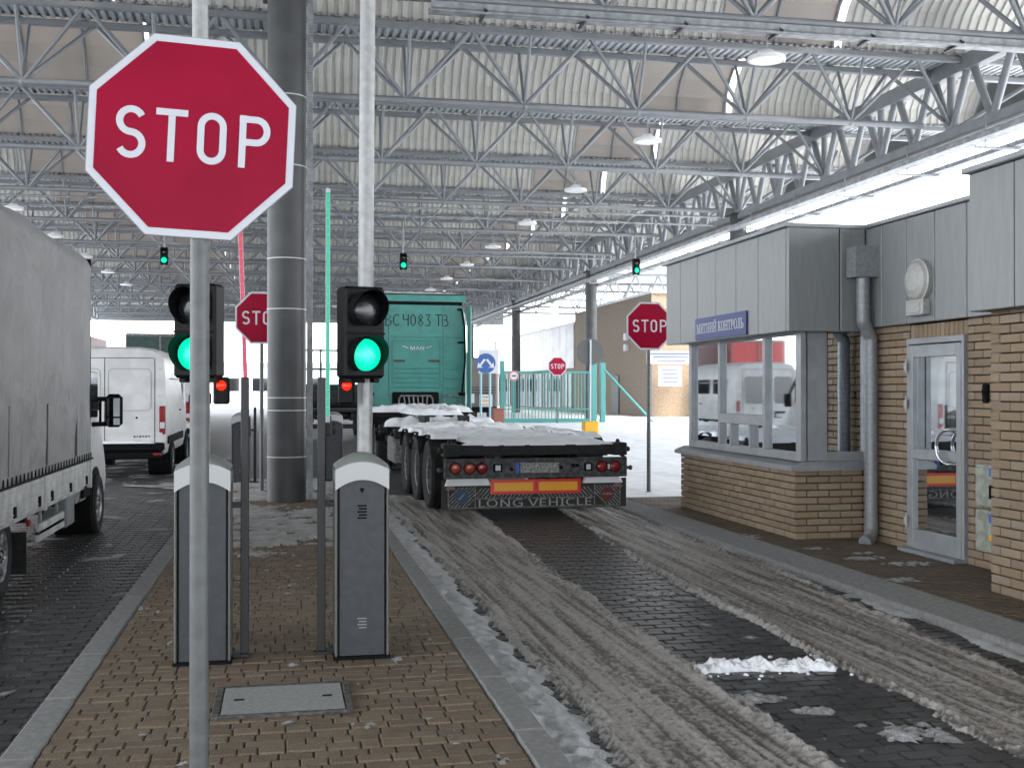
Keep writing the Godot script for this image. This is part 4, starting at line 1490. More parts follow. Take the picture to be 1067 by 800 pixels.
func barrier(label: String, at: Vector3, post_side: float, arm := "") -> Node3D:
	# cabinet 0.32 wide, 1.2 high; post_side says where the slim dark post stands
	var r := thing("barrier_cabinet", label, "barrier", at, 0.0, "barriers on the island")
	var w := 0.315
	var b := B.new()
	b.box(Vector3(0, 0.535, 0), Vector3(w - 0.03, 1.07, 0.30), 0.012)
	put("cabinet_body", b, m("cabinet_dark"), r)
	for s in [-1.0, 1.0]:
		b = B.new()
		b.box(Vector3(s * (w / 2 - 0.006), 0.52, 0.0), Vector3(0.014, 1.04, 0.335), 0.005)
		put("edge_trim", b, m("cabinet_edge"), r)
	# bright arched band, then the domed cap
	var arch := PackedVector2Array()
	var N := 16
	for k in N + 1:
		var u := -1.0 + 2.0 * k / N
		arch.append(Vector2(u * w / 2, 1.115 + 0.045 * (1.0 - u * u)))
	for k in N + 1:
		var u := 1.0 - 2.0 * k / N
		arch.append(Vector2(u * w / 2, 0.995 + 0.060 * (1.0 - u * u)))
	b = B.new()
	b.prism(arch, -0.18, 0.18)
	put("cap_band", b, m("cabinet_cap"), r)
	var rings := []
	for e in [[0.176, -0.004], [0.165, 0.016], [0.10, 0.045], [0.0, 0.055], [-0.10, 0.045], [-0.165, 0.016], [-0.176, -0.004]]:
		var ring := PackedVector3Array()
		for k in N + 1:
			var u := -1.0 + 2.0 * k / N
			ring.append(Vector3(u * w / 2, 1.112 + 0.045 * (1.0 - u * u) + e[1] * (1.0 - 0.5 * u * u), e[0]))
		ring.append(Vector3(w / 2, 1.105, e[0])); ring.append(Vector3(-w / 2, 1.105, e[0]))
		rings.append(ring)
	b = B.new()
	b.loft(rings)
	put("cap", b, m("cabinet_trim"), r)
	b = B.new()
	b.prism(PackedVector2Array([Vector2(-0.016, 0.005), Vector2(0, -0.022), Vector2(0.016, 0.005), Vector2(0, 0.012)]), 0.150, 0.154, Transform3D(Basis.IDENTITY, Vector3(0, 0.995, 0)))
	put("lock", b, m("black"), r)
	b = B.new()
	for k in 5: b.box(Vector3(0.005 * (k % 2), 0.90 - k * 0.018, 0.1525), Vector3(0.055 - 0.008 * (k % 2), 0.010, 0.002))
	put("print_mark", b, m("black"), r)
	b = B.new()
	for k in 4: b.box(Vector3(0.004 * (k % 2), 0.235 - k * 0.018, 0.1525), Vector3(0.055 - 0.01 * (k % 2), 0.006, 0.002))
	put("rating_label", b, m("cabinet_trim"), r)
	b = B.new()
	b.box(Vector3(0, 0.008, 0), Vector3(w + 0.02, 0.02, 0.36), 0.004)
	put("base_plate", b, m("black"), r)
	# slim post on its own foot, braced to the cabinet
	var px := post_side * (w / 2 + 0.075)
	var ph := 1.66 if arm == "" else 1.30
	b = B.new()
	b.box(Vector3(px, ph / 2, -0.02), Vector3(0.048, ph, 0.048), 0.004)
	put("side_post", b, m("post_dark"), r)
	b = B.new()
	b.box(Vector3(post_side * (w / 2 + 0.04), 0.012, -0.02), Vector3(0.13, 0.022, 0.11), 0.003)
	put("post_foot", b, m("post_dark"), r)
	b = B.new()
	b.box(Vector3(post_side * (w / 2 + 0.03), 0.90, -0.02), Vector3(0.08, 0.035, 0.04), 0.003)
	put("post_bracket", b, m("post_dark"), r)
	if arm != "":
		var lean := -0.035 if arm == "red" else 0.0
		var a := node("boom", r, Vector3(post_side * (w / 2 - 0.05) , 0.92, 0.22))
		a.rotation.z = -lean
		b = B.new()
		b.box(Vector3(0, 0.05, -0.03), Vector3(0.13, 0.34, 0.06), 0.015)
		put("boom_clamp", b, m("post_dark"), a)
		b = B.new()
		b.box(Vector3(0, 2.15, 0), Vector3(0.075, 4.1, 0.045), 0.012)
		put("boom_tube", b, m("sign_white"), a)
		b = B.new()
		for k in 26: b.box(Vector3(0, 0.30 + k * 0.15, 0.026), Vector3(0.066, 0.147, 0.010), 0.003)
		put("led_strip", b, m("led_red") if arm == "red" else m("led_green"), a)
	return r

func make_island_things() -> void:
	stop_sign("large red stop sign on a grey pole in front of the barrier cabinets", Vector3(-0.315, KERB, -4.50), 0.02, 0.757, 2.535, 0.036, -0.045, -0.024)
	stop_sign("red stop sign half hidden behind the dark roof column", Vector3(-0.34, KERB, -18.34), 0.0, 0.82, 2.72, 0.032)
	stop_sign("red stop sign on a thin pole in the snow behind the customs booth", Vector3(5.99, 0.0, -18.28), 0.0, 0.80, 2.78, 0.034)
	barrier("dark barrier cabinet with slim post at its side nearer the tarpaulin truck's lane", Vector3(-0.46, KERB, -6.98), 1.0)
	barrier("dark barrier cabinet with slim post at its side nearer the container trailer", Vector3(0.455, KERB, -6.95), -1.0)
	barrier("barrier cabinet behind the column with raised red-lit boom", Vector3(-0.72, KERB, -20.2), 1.0, "red")
	barrier("barrier cabinet behind the column with raised green-lit boom", Vector3(0.86, KERB, -20.4), -1.0, "green")
	for e in [[-0.495, 1.0, "two-lens traffic light with green lit behind the large stop sign pole", -0.33], [0.505, -1.0, "two-lens traffic light with green lit in front of the teal tractor cab", 0.30]]:
		var t := thing("traffic_light", e[2], "traffic light", Vector3(e[0], KERB, -7.42), 0.0, "traffic lights on the island")
		var b := B.new()
		b.cyl(Vector3(0, 0, 0), Vector3(-0.045 * e[1], 7.25, 0), 0.049, -1, 20)
		put("pole", b, m("pole_metal"), t)
		signal_head(t, Vector3(-0.015 if e[1] > 0 else -0.03, 1.945, 0.16), e[3], 0.27, 0.575)
		b = B.new()
		for y in [1.78, 2.1]: b.box(Vector3(-0.01, y, 0.06), Vector3(0.06, 0.035, 0.10), 0.004)
		put("mounting_bracket", b, m("black"), t)
		# small red repeater under the head
		var rp := node("red_repeater", t, Vector3(0.115 * e[1] , 1.60, 0.10))
		b = B.new()
		b.box(Vector3(0, -0.02, 0), Vector3(0.10, 0.17, 0.07), 0.012)
		b.box(Vector3(-0.06 * e[1], 0.045, -0.05), Vector3(0.12, 0.03, 0.03), 0.004)
		put("repeater_case", b, m("black_gloss"), rp)
		b = B.new()
		b.ball(Vector3(0, 0.012, 0.036), Vector3(0.032, 0.032, 0.018), 16, 8)
		put("red_lens", b, m("red_light"), rp)
	# access hatch set into the pavers
	var h := thing("access_hatch", "pale steel access hatch set in the brown pavers before the barriers", "hatch", Vector3(0.0, KERB + 0.006, -5.95))
	var b := B.new()
	for s in [-1.0, 1.0]:
		b.box(Vector3(s * 0.325, 0.0, 0), Vector3(0.035, 0.02, 0.58), 0.004)
		b.box(Vector3(0, 0.0, s * 0.275), Vector3(0.615, 0.02, 0.03), 0.004)
	put("hatch_frame", b, m("hatch_edge", Color(0.12, 0.115, 0.11), 0.7, 0.2, "dirt", 2.0), h)
	b = B.new()
	b.box(Vector3(0.0, 0.0, 0), Vector3(0.60, 0.016, 0.505), 0.004)
	put("hatch_cover", b, m("hatch_plate", Color(0.34, 0.34, 0.33), 0.6, 0.2, "fine", 2.0), h)
	b = B.new()
	for s in [-1.0, 1.0]: b.box(Vector3(s * 0.22, 0.009, 0.0), Vector3(0.05, 0.006, 0.02), 0.002)
	put("lifting_slot", b, m("black"), h)

# ---------------------------------------------------------------- vehicles
func van_ring(z: float, w: float, y0: float, y1: float, tuck := 1.0) -> PackedVector3Array:
	var o := PackedVector3Array()
	var H := y1 - y0
	var pr := [[0.0, 0.90], [0.02, 0.955], [0.10, 0.985], [0.30, 1.0], [0.52, 0.99], [0.75, 0.955], [0.88, 0.92 * tuck], [0.95, 0.86 * tuck], [0.985, 0.76 * tuck], [1.0, 0.5 * tuck], [1.006, 0.0]]
	for e in pr: o.append(Vector3(w * e[1], y0 + H * e[0], z))
	for k in range(pr.size() - 2, -1, -1): o.append(Vector3(-w * pr[k][1], y0 + H * pr[k][0], z))
	return o

func make_van(label: String, at: Vector3, windowed: bool) -> Node3D:
	var r := thing("white_van", label, "van", at, 0.0)
	var white := m("van_white")
	var b := B.new()
	var W := 1.03
	var T := 2.56
	b.loft([van_ring(0.0, W * 0.985, 0.52, T - 0.05, 0.985), van_ring(-0.05, W, 0.50, T - 0.015), van_ring(-0.25, W, 0.42, T), van_ring(-3.6, W, 0.42, T), van_ring(-4.15, W, 0.42, T - 0.10, 0.99), van_ring(-4.75, W * 0.985, 0.40, 1.75), van_ring(-5.05, W * 0.97, 0.38, 1.28), van_ring(-5.45, W * 0.90, 0.36, 1.05), van_ring(-5.55, W * 0.80, 0.36, 0.95)])
	put("body", b, white, r)
	# rear doors: two leaves with a seam, blind window pressings, handle, hinges
	var seam := B.new()
	seam.box(Vector3(-0.14, 1.42, 0.003), Vector3(0.012, 1.84, 0.006))
	seam.box(Vector3(0.0, 2.34, 0.0), Vector3(1.56, 0.012, 0.006))
	for s in [-0.81, 0.80]: seam.box(Vector3(s, 1.42, 0.002), Vector3(0.012, 1.84, 0.006))
	put("door_seam", seam, m("black"), r)
	for e in [[0.33, 0.80], [-0.50, 0.56]]:
		var wn := B.new()
		var hw: float = e[1] / 2
		var poly := PackedVector2Array()
		for c in [[1, 1, 0], [-1, 1, 90], [-1, -1, 180], [1, -1, 270]]:
			for k in 5:
				var a := deg_to_rad(c[2] + k * 22.5)
				poly.append(Vector2(c[0] * (hw - 0.09) + 0.09 * cos(a), c[1] * (0.41 - 0.09) + 0.09 * sin(a)))
		if windowed:
			wn.prism(poly, 0.0, 0.012, Transform3D(Basis.IDENTITY, Vector3(e[0], 1.72, 0.0)))
			put("rear_window", wn, m("glass_dark"), r)
		else:
			var pts := []
			for q in poly: pts.append(q)
			wn.stroke(pts, 0.014, true, 0.0, 0.008, Transform3D(Basis.IDENTITY, Vector3(e[0], 1.72, 0.0)))
			put("window_pressing", wn, m("seam_grey", Color(0.30, 0.30, 0.30), 0.5), r)
	b = B.new()
	b.box(Vector3(0.05, 1.16, 0.02), Vector3(0.22, 0.045, 0.04), 0.012)
	b.cyl(Vector3(0.46, 1.17, 0.0), Vector3(0.46, 1.17, 0.02), 0.02, -1, 12)
	put("door_handle", b, m("black"), r)
	for s in [-1.0, 1.0]:
		for y in [0.85, 1.62, 2.15]:
			b = B.new()
			b.box(Vector3(s * 0.90, y, 0.0), Vector3(0.10, 0.06, 0.05), 0.01)
			put("hinge", b, white, r)
		b = B.new()
		b.box(Vector3(s * 0.945, 1.12, -0.015), Vector3(0.12, 0.56, 0.07), 0.015)
		var lp := put("tail_lamp", b, m("lens_red"), r)
		b = B.new()
		b.box(Vector3(s * 0.945, 1.02, 0.022), Vector3(0.09, 0.12, 0.014), 0.004)
		put("reversing_lens", b, m("sign_white"), lp)
	# number-plate recess on the left leaf, badge, bumper
	b = B.new()
	b.box(Vector3(-0.52, 0.98, 0.006), Vector3(0.60, 0.20, 0.02), 0.02)
	put("plate_recess", b, m("black"), r)
	b = B.new()
	b.box(Vector3(-0.52, 0.96, 0.020), Vector3(0.50, 0.11, 0.008))
	put("number_plate", b, m("sign_white"), r)
	b = B.new()
	for k in 6: b.box(Vector3(0.42 + k * 0.055, 0.80 + 0.004 * (k % 2), 0.006), Vector3(0.035, 0.04 - 0.012 * (k % 2), 0.006), 0.002)
	put("badge", b, m("rim_metal"), r)
	b = B.new()
	b.box(Vector3(0, 0.60, 0.06), Vector3(1.98, 0.16, 0.20), 0.03)
	b.box(Vector3(0, 0.44, 0.04), Vector3(1.90, 0.16, 0.14), 0.03)
	put("rear_bumper", b, m("black"), r)
	snow_lump(r, "bumper_snow", 1.75, 0.12, 0.05, Vector3(-0.05, 0.67, 0.10), 3, 24, 5)
	for s in [-1.0, 1.0]:
		b = B.new()
		b.box(Vector3(s * 0.86, 0.46, 0.115), Vector3(0.16, 0.05, 0.02), 0.006)
		put("reflector", b, m("lens_red"), r)
		b = B.new()
		b.box(Vector3(s * 1.03, 0.72, -1.9), Vector3(0.03, 0.16, 3.4), 0.012)
		put("side_rubbing_strip", b, m("black"), r)
		b = B.new()
		b.box(Vector3(s * 1.015, 1.95, -2.0), Vector3(0.02, 0.02, 2.0), 0.004)
		put("slide_rail", b, m("seam_grey"), r)
		b = B.new()
		b.box(Vector3(s * 1.035, 1.28, -2.9), Vector3(0.03, 0.035, 0.20), 0.008)
		put("side_handle", b, m("black"), r)
		if windowed:
			for z in [-1.3, -2.7]:
				b = B.new()
				b.box(Vector3(s * 1.0, 1.72, z), Vector3(0.03, 0.66, 1.15), 0.012)
				put("side_window", b, m("glass_dark"), r)
		b = B.new()
		b.box(Vector3(s * 1.0, 1.62, -3.95), Vector3(0.04, 0.52, 0.75), 0.012)
		put("cab_window", b, m("glass_dark"), r)
		b = B.new()
		b.box(Vector3(s * 1.20, 1.45, -4.35), Vector3(0.20, 0.34, 0.10), 0.03)
		put("mirror", b, m("black"), r)
		for z in [-1.05, -4.55]:
			b = B.new()
			b.cyl(Vector3(s * 0.60, 0.36, z), Vector3(s * 1.036, 0.36, z), 0.41, -1, 24)
			put("wheel_arch", b, m("black"), r)
			wheel(r, Vector3(s * 0.95, 0.34, z), 0.34, 0.23, s, "cap")
	b = B.new()
	b.face(Vector3(-0.86, 2.36, -4.22), Vector3(0.86, 2.36, -4.22), Vector3(0.95, 1.50, -4.93), Vector3(-0.95, 1.50, -4.93), Vector3(0, 1.5, -3))
	var ws := put("windscreen", b, m("glass_dark"), r)
	ws.position = Vector3(0, 0.03, -0.03)
	return r

func make_tarp_truck() -> void:
	var r := thing("tarpaulin_truck", "small white truck with a grey tarpaulin body in the dark paved lane", "truck", Vector3(-3.22, 0, -13.5))
	# tarpaulin: faintly bulging sides with a hem
	var f := FastNoiseLite.new()
	f.seed = 12; f.frequency = 0.6; f.fractal_octaves = 3
	var L := 5.0
	var b := B.new()
	for s in [-1.0, 1.0]:
		b.grid(160, 48, func(i: int, j: int):
			var u := i / 160.0
			var q := j / 48.0
			var y := lerpf(0.93, 3.17, q)
			var post := absf(sin(u * PI * 4.0))
			var x: float = 1.09 + 0.030 * sin(q * PI) * post + 0.012 * f.get_noise_2d(u * 9.0, q * 4.0) + 0.010 * (1.0 - q) * sin(u * 90.0) * exp(-q * 9.0)
			x += 0.012 * f.get_noise_2d(u * 30.0, q * 3.0) * exp(-pow((q - 0.35) / 0.2, 2.0))
			x += 0.016 * f.get_noise_2d(u * 34.0 + 3.0, q * 1.6) * exp(-pow((q - 0.22) / 0.16, 2.0)) + 0.010 * f.get_noise_2d(u * 14.0, q * 22.0 + u * 6.0) * exp(-pow((q - 0.42) / 0.07, 2.0))
			if q > 0.965: x -= 0.05 * (q - 0.965) / 0.035
			return [Vector3(s * x, y + (0.02 * sin(u * PI * 4.0) if j == 48 else 0.0), u * L), Color.WHITE])
	b.box(Vector3(0, 3.15, L / 2), Vector3(2.06, 0.06, L - 0.02), 0.02)
	b.box(Vector3(0, 2.04, 0.03), Vector3(2.14, 2.2, 0.05), 0.02)
	b.box(Vector3(0, 2.04, L - 0.03), Vector3(2.14, 2.2, 0.05), 0.02)
	put("tarpaulin", b, m("tarp"), r)
	b = B.new()
	for k in 34: b.prism(PackedVector2Array([Vector2(-0.022, -0.05), Vector2(0.022, -0.05), Vector2(0.0, 0.03)]), 0, 0.010, Transform3D(rot_y(PI / 2), Vector3(1.108, 0.985, 0.10 + k * 0.145)))
	put("hem_eyelets", b, m("black"), r)
	b = B.new()
	b.tube([Vector3(1.12, 0.945, 0.02), Vector3(1.12, 0.945, L)], 0.010, 6)
	put("lacing_rope", b, m("black"), r)
	for k in 3:
		b = B.new()
		b.box(Vector3(1.106, 1.30, 0.9 + k * 1.5), Vector3(0.010, 0.56, 0.08), 0.003)
		put("tarp_strap", b, m("tarp_strap", Color(0.225, 0.225, 0.225), 0.7), r)
	b = B.new()
	b.box(Vector3(1.065, 2.05, -0.01), Vector3(0.05, 2.25, 0.03), 0.006)
	put("front_post", b, m("black"), r)
	# dropsides
	for s in [-1.0, 1.0]:
		for k in 2:
			b = B.new()
			b.box(Vector3(s * 1.075, 0.79, 1.27 + k * 2.46), Vector3(0.035, 0.27, 2.40), 0.01)
			for q in 3: b.box(Vector3(s * 1.095, 0.70 + q * 0.09, 1.27 + k * 2.46), Vector3(0.010, 0.012, 2.38), 0.003)
			put("dropside_board", b, m("board_white"), r)
			for q in 3:
				b = B.new()
				b.box(Vector3(s * 1.10, 0.72, 0.30 + k * 2.46 + q * 0.95), Vector3(0.02, 0.09, 0.06), 0.004)
				put("dropside_latch", b, m("black"), r)
		for z in [0.03, 2.50, 4.97]:
			b = B.new()
			b.box(Vector3(s * 1.085, 0.78, z), Vector3(0.05, 0.33, 0.055), 0.006)
			put("dropside_post", b, m("board_white"), r)
	b = B.new()
	b.box(Vector3(0, 0.63, L / 2), Vector3(2.06, 0.07, L), 0.01)
	put("platform", b, m("board_white"), r)
	b = B.new()
	for s in [-0.42, 0.42]: b.box(Vector3(s, 0.50, 2.0), Vector3(0.09, 0.18, 6.0), 0.01)
	for k in 7: b.box(Vector3(0, 0.55, 0.3 + k * 0.75), Vector3(1.9, 0.08, 0.06), 0.006)
	b.box(Vector3(-0.1, 0.40, 0.7), Vector3(0.7, 0.25, 0.9), 0.03)
	put("chassis_frame", b, m("chassis"), r)
	for s in [-1.0, 1.0]:
		b = B.new()
		for y in [0.36, 0.42]: b.box(Vector3(s * 1.00, y, 1.75), Vector3(0.035, 0.10, 1.25), 0.006)
		put("side_guard", b, m("board_white"), r)
		b = B.new()
		for z in [1.3, 2.1]: b.box(Vector3(s * 0.97, 0.5, z), Vector3(0.03, 0.3, 0.035), 0.004)
		put("guard_bracket", b, m("galvanised"), r)
		b = B.new()
		b.box(Vector3(s * 0.86, 0.44, 0.62), Vector3(0.26, 0.36, 0.45), 0.02)
		put("tool_box", b, m("fascia"), r)
		b = B.new()
		b.box(Vector3(s * 1.06, 0.56, 3.02), Vector3(0.03, 0.06, 0.07), 0.01)
		put("side_marker", b, m("lens_red"), r)
		for z in [3.0, 4.0]:
			b = B.new()
			b.box(Vector3(s * 0.9, 0.30, z), Vector3(0.28, 0.36, 0.012), 0.003)
			put("mudflap", b, m("rubber"), r)
		wheel(r, Vector3(s * 0.86, 0.345, 3.50), 0.345, 0.22, s, "cap")
	# cab
	var cb := node("cab", r)
	b = B.new()
	b.loft([van_ring(-0.05, 1.0, 0.42, 2.20), van_ring(-0.9, 1.0, 0.40, 2.20), van_ring(-1.1, 1.0, 0.38, 2.12, 0.98), van_ring(-1.65, 0.99, 0.36, 1.62), van_ring(-1.95, 0.97, 0.34, 1.22), van_ring(-2.28, 0.90, 0.32, 1.02), van_ring(-2.38, 0.8, 0.32, 0.9)])
	put("cab_shell", b, m("van_white"), cb)
	for s in [-1.0, 1.0]:
		b = B.new()
		b.box(Vector3(s * 0.995, 0.62, -0.28), Vector3(0.03, 0.28, 0.50), 0.03)
		put("lower_trim", b, m("black"), cb)
		b = B.new()
		b.box(Vector3(s * 0.975, 1.65, -0.75), Vector3(0.04, 0.55, 0.8), 0.012)
		put("side_window", b, m("glass_dark"), cb)
		b = B.new()
		b.cyl(Vector3(s * 0.58, 0.37, -0.95), Vector3(s * 1.005, 0.37, -0.95), 0.42, -1, 26)
		put("wheel_arch", b, m("black"), cb)
		wheel(r, Vector3(s * 0.945, 0.345, -0.95), 0.345, 0.22, s, "cap")
		var mr := node("mirror", r, Vector3(s * 1.0, 0, -0.95))
		b = B.new()
		for y in [1.30, 1.60]: b.tube([Vector3(-0.04 * s, y, 0.25), Vector3(0.08 * s, y, 0.04), Vector3(0.15 * s, y, 0.0)], 0.028, 8)
		b.box(Vector3(0.06 * s, 1.45, 0.05), Vector3(0.03, 0.3, 0.03), 0.01)
		put("mirror_arm", b, m("black"), mr)
		b = B.new()
		b.box(Vector3(0.21 * s, 1.46, 0.0), Vector3(0.20, 0.40, 0.12), 0.045)
		put("mirror_housing", b, m("black"), mr)
		b = B.new()
		b.box(Vector3(0.21 * s, 1.50, 0.062), Vector3(0.15, 0.22, 0.006))
		b.box(Vector3(0.21 * s, 1.33, 0.062), Vector3(0.15, 0.08, 0.006))
		put("mirror_glass", b, m("mirror_glass"), mr)
	b = B.new()
	b.face(Vector3(-0.82, 2.05, -1.15), Vector3(0.82, 2.05, -1.15), Vector3(0.93, 1.42, -1.86), Vector3(-0.93, 1.42, -1.86), Vector3(0, 1.5, 0))
	put("windscreen", b, m("glass_dark"), cb).position = Vector3(0, 0.03, -0.02)

func make_trailer() -> void:
	var r := thing("container_trailer", "low black skeletal container trailer heaped with snow behind the teal tractor", "trailer", Vector3(3.305, 0, -14.8), deg_to_rad(1.0))
	var ch := m("chassis")
	var b: B
	for s in [-1.0, 1.0]:
		b = B.new()
		b.box(Vector3(s * 0.46, 0.86, -5.2), Vector3(0.03, 0.24, 10.2))
		for y in [0.74, 0.985]: b.box(Vector3(s * 0.46, y, -5.2), Vector3(0.17, 0.022, 10.2), 0.004)
		b.box(Vector3(s * 0.40, 1.13, -9.7), Vector3(0.10, 0.14, 4.2), 0.01)
		put("main_beam", b, ch, r)
	for z in [-0.15, -3.1, -5.9, -8.6, -11.6]:
		b = B.new()
		var hy := 0.91 if z > -9.0 else 1.14
		b.box(Vector3(0, hy, z), Vector3(2.36, 0.14, 0.20), 0.008)
		for s in [-1.0, 1.0]:
			b.box(Vector3(s * 1.16, hy + 0.005, z), Vector3(0.19, 0.17, 0.26), 0.012)
			b.box(Vector3(s * 1.285, hy + 0.0, z + 0.02), Vector3(0.07, 0.07, 0.10), 0.02)
			b.cyl(Vector3(s * 1.16, hy + 0.09, z), Vector3(s * 1.16, hy + 0.135, z), 0.035, 0.02, 8)
			b.cyl(Vector3(s * 1.26, hy - 0.12, z + 0.04), Vector3(s * 1.16, hy - 0.06, z + 0.04), 0.02, -1, 6)
		put("bolster", b, ch, r)
	for k in 9:
		b = B.new()
		b.box(Vector3(0, 0.90, -0.9 - k * 0.95), Vector3(1.9 if k % 3 == 0 else 1.1, 0.10, 0.09), 0.006)
		put("cross_member", b, ch, r)
	# rear frame down to the lamp bar
	b = B.new()
	for s in [-0.62, 0.62]: b.box(Vector3(s, 0.74, -0.16), Vector3(0.10, 0.30, 0.14), 0.008)
	for s in [-0.25, 0.0, 0.3]: b.tube([Vector3(s, 0.86, -0.3), Vector3(s + 0.06, 0.76, -0.2), Vector3(s - 0.05, 0.70, -0.12)], 0.014, 6)
	b.box(Vector3(0, 0.60, -0.5), Vector3(1.5, 0.10, 0.10), 0.01)
	put("rear_hanger", b, ch, r)
	b = B.new()
	b.box(Vector3(0, 0.675, -0.06), Vector3(2.46, 0.245, 0.025), 0.004)
	for y in [0.555, 0.795]: b.box(Vector3(0, y, -0.04), Vector3(2.48, 0.022, 0.09), 0.004)
	for s in [-1.0, 1.0]:
		b.box(Vector3(s * 1.235, 0.675, -0.045), Vector3(0.022, 0.25, 0.08), 0.004)
		b.cyl(Vector3(s * 1.24, 0.66, -0.05), Vector3(s * 1.30, 0.66, -0.05), 0.022, -1, 8)
		b.ball(Vector3(s * 1.31, 0.66, -0.05), Vector3(0.03, 0.035, 0.035), 8, 6)
	put("lamp_bar", b, m("lampbar"), r)
	var lens := func(x: float, rad: float, mat: String, called: String) -> void:
		var q := B.new()
		q.cyl(Vector3(x, 0.68, -0.055), Vector3(x, 0.68, -0.025), rad * 1.14, -1, 24)
		var base := put(called, q, m("black"), r)
		q = B.new()
		q.lathe([Vector2(0, 0.028), Vector2(rad * 0.6, 0.024), Vector2(rad * 0.9, 0.012), Vector2(rad, 0.0)], 24, Transform3D(Basis(Vector3.RIGHT, PI / 2), Vector3(x, 0.68, -0.025)))
		put("lens", q, m(mat), base)
	lens.call(-1.10, 0.070, "lens_orange", "tail_lamp")
	lens.call(-0.91, 0.070, "lens_orange", "tail_lamp")
	lens.call(-0.745, 0.068, "lens_red", "tail_lamp")
	lens.call(0.90, 0.070, "lens_red", "tail_lamp")
	lens.call(1.085, 0.068, "lens_red", "tail_lamp")
	for e in [[-0.53, 0.10], [0.71, 0.09], [0.995, 0.05]]:
		b = B.new()
		b.box(Vector3(e[0], 0.68, -0.035), Vector3(e[1] + 0.02, 0.105, 0.03), 0.006)
		var sq := put("square_lamp", b, m("black"), r)
		b = B.new()
		b.box(Vector3(e[0], 0.68, -0.018), Vector3(e[1] * 0.7, 0.07, 0.008), 0.003)
		put("clear_lens", b, m("sign_white"), sq)
	b = B.new()
	b.box(Vector3(0.04, 0.675, -0.040), Vector3(0.53, 0.135, 0.012), 0.003)
	var pl := put("number_plate", b, m("plate"), r)
	b = B.new()
	b.box(Vector3(-0.265, 0.675, -0.039), Vector3(0.05, 0.135, 0.016), 0.002)
	put("blue_band", b, m("sky_blue"), pl)
	b = B.new()
	for e in [[-0.345, 0.66], [0.335, 0.675], [0.5, 0.70], [0.56, 0.70]]: b.cyl(Vector3(e[0], e[1], -0.05), Vector3(e[0], e[1], -0.02), 0.024, -1, 8)
	put("plate_lamps", b, m("black"), r)
	# rubber apron with the long-vehicle lettering
	var ap := node("spray_apron", r, Vector3(0, 0.325, -0.12))
	b = B.new()
	b.box(Vector3(0, 0, 0), Vector3(2.54, 0.39, 0.018), 0.004)
	put("apron_sheet", b, m("apron", Color(0.020, 0.020, 0.021), 0.7), ap)
	b = B.new()
	var g := 0.012
	for e in [[-1.18, -0.82], [0.82, 1.18]]:
		for k in 8:
			var u: float = e[0] + 0.02 + k * 0.05
			var sgn := 1.0 if e[0] < 0 else -1.0
			var clip := Geometry2D.intersect_polygons(PackedVector2Array([Vector2(u - sgn * 0.16, -0.18), Vector2(u - sgn * 0.16 + 0.022, -0.18), Vector2(u + sgn * 0.16 + 0.022, 0.14), Vector2(u + sgn * 0.16, 0.14)]), PackedVector2Array([Vector2(e[0], -0.165), Vector2(e[1], -0.165), Vector2(e[1], 0.10), Vector2(e[0], 0.10)]))
			for q in clip: b.prism(q, 0.009, g)
		for q in [e[0], e[1]]: b.box(Vector3(q, -0.03, 0.0105), Vector3(0.014, 0.28, 0.004))
	for k in 30:
		var u := -0.80 + k * 0.054
		var sgn := 1.0 if u < 0 else -1.0
		var clip := Geometry2D.intersect_polygons(PackedVector2Array([Vector2(u - sgn * 0.07, -0.06), Vector2(u - sgn * 0.07 + 0.022, -0.06), Vector2(u + sgn * 0.07 + 0.022, 0.10), Vector2(u + sgn * 0.07, 0.10)]), PackedVector2Array([Vector2(-0.8, -0.045), Vector2(0.8, -0.045), Vector2(0.8, 0.085), Vector2(-0.8, 0.085)]))
		for q in clip: b.prism(q, 0.009, g)
	for y in [-0.055, -0.175]: b.box(Vector3(0, y, 0.0105), Vector3(1.62 if y > -0.1 else 2.36, 0.012, 0.004))
	put("stripe_print", b, m("mud_grey"), ap)
	text("apron_lettering", "LONG VEHICLE", 0.095, ap, Transform3D(Basis.IDENTITY, Vector3(0, -0.118, 0.0105)), m("apron_letter", Color(0.30, 0.30, 0.29), 0.7), "Droid Sans", 1.78)
	for e in [[-1.0, "sky_blue"], [1.0, "lens_red"]]:
		b = B.new()
		b.prism(ngon(24, 0.092), 0.009, 0.0145, Transform3D(Basis.IDENTITY, Vector3(e[0] * 1.0, -0.02, 0)))
		var ds := put("round_mark", b, m("mark_" + e[1], Color(0.03, 0.07, 0.14) if e[1] == "sky_blue" else Color(0.12, 0.018, 0.02), 0.7), ap)
		b = B.new()
		b.box(Vector3(e[0] * 1.0, -0.02, 0.0155), Vector3(0.13, 0.026, 0.004), 0.0, Basis(Vector3.BACK, 0.78 if e[0] < 0 else 0.0))
		put("mark_bar", b, m("mud_grey"), ds)
		b = B.new()
		b.prism(PackedVector2Array([Vector2(-0.07, -0.05), Vector2(0.07, -0.05), Vector2(0.0, 0.08)]), 0.009, 0.016, Transform3D(Basis.IDENTITY, Vector3(e[0] * 1.15, 0.12, 0)))
		put("corner_triangle", b, m("mark_pink", Color(0.20, 0.12, 0.12), 0.7), ap)
	for s in [-1.0, 1.0]:
		b = B.new()
		b.box(Vector3(s * 0.312, 0.425, -0.085), Vector3(0.618, 0.195, 0.012), 0.003)
		var mk := put("marker_board", b, m("reflector_red"), r)
		b = B.new()
		b.box(Vector3(s * 0.305, 0.425, -0.077), Vector3(0.535, 0.115, 0.006), 0.002)
		put("yellow_field", b, m("reflector_yellow"), mk)
	snow_lump(r, "apron_snow", 0.62, 0.10, 0.10, Vector3(-0.92, 0.45, -0.10), 61, 18, 6)
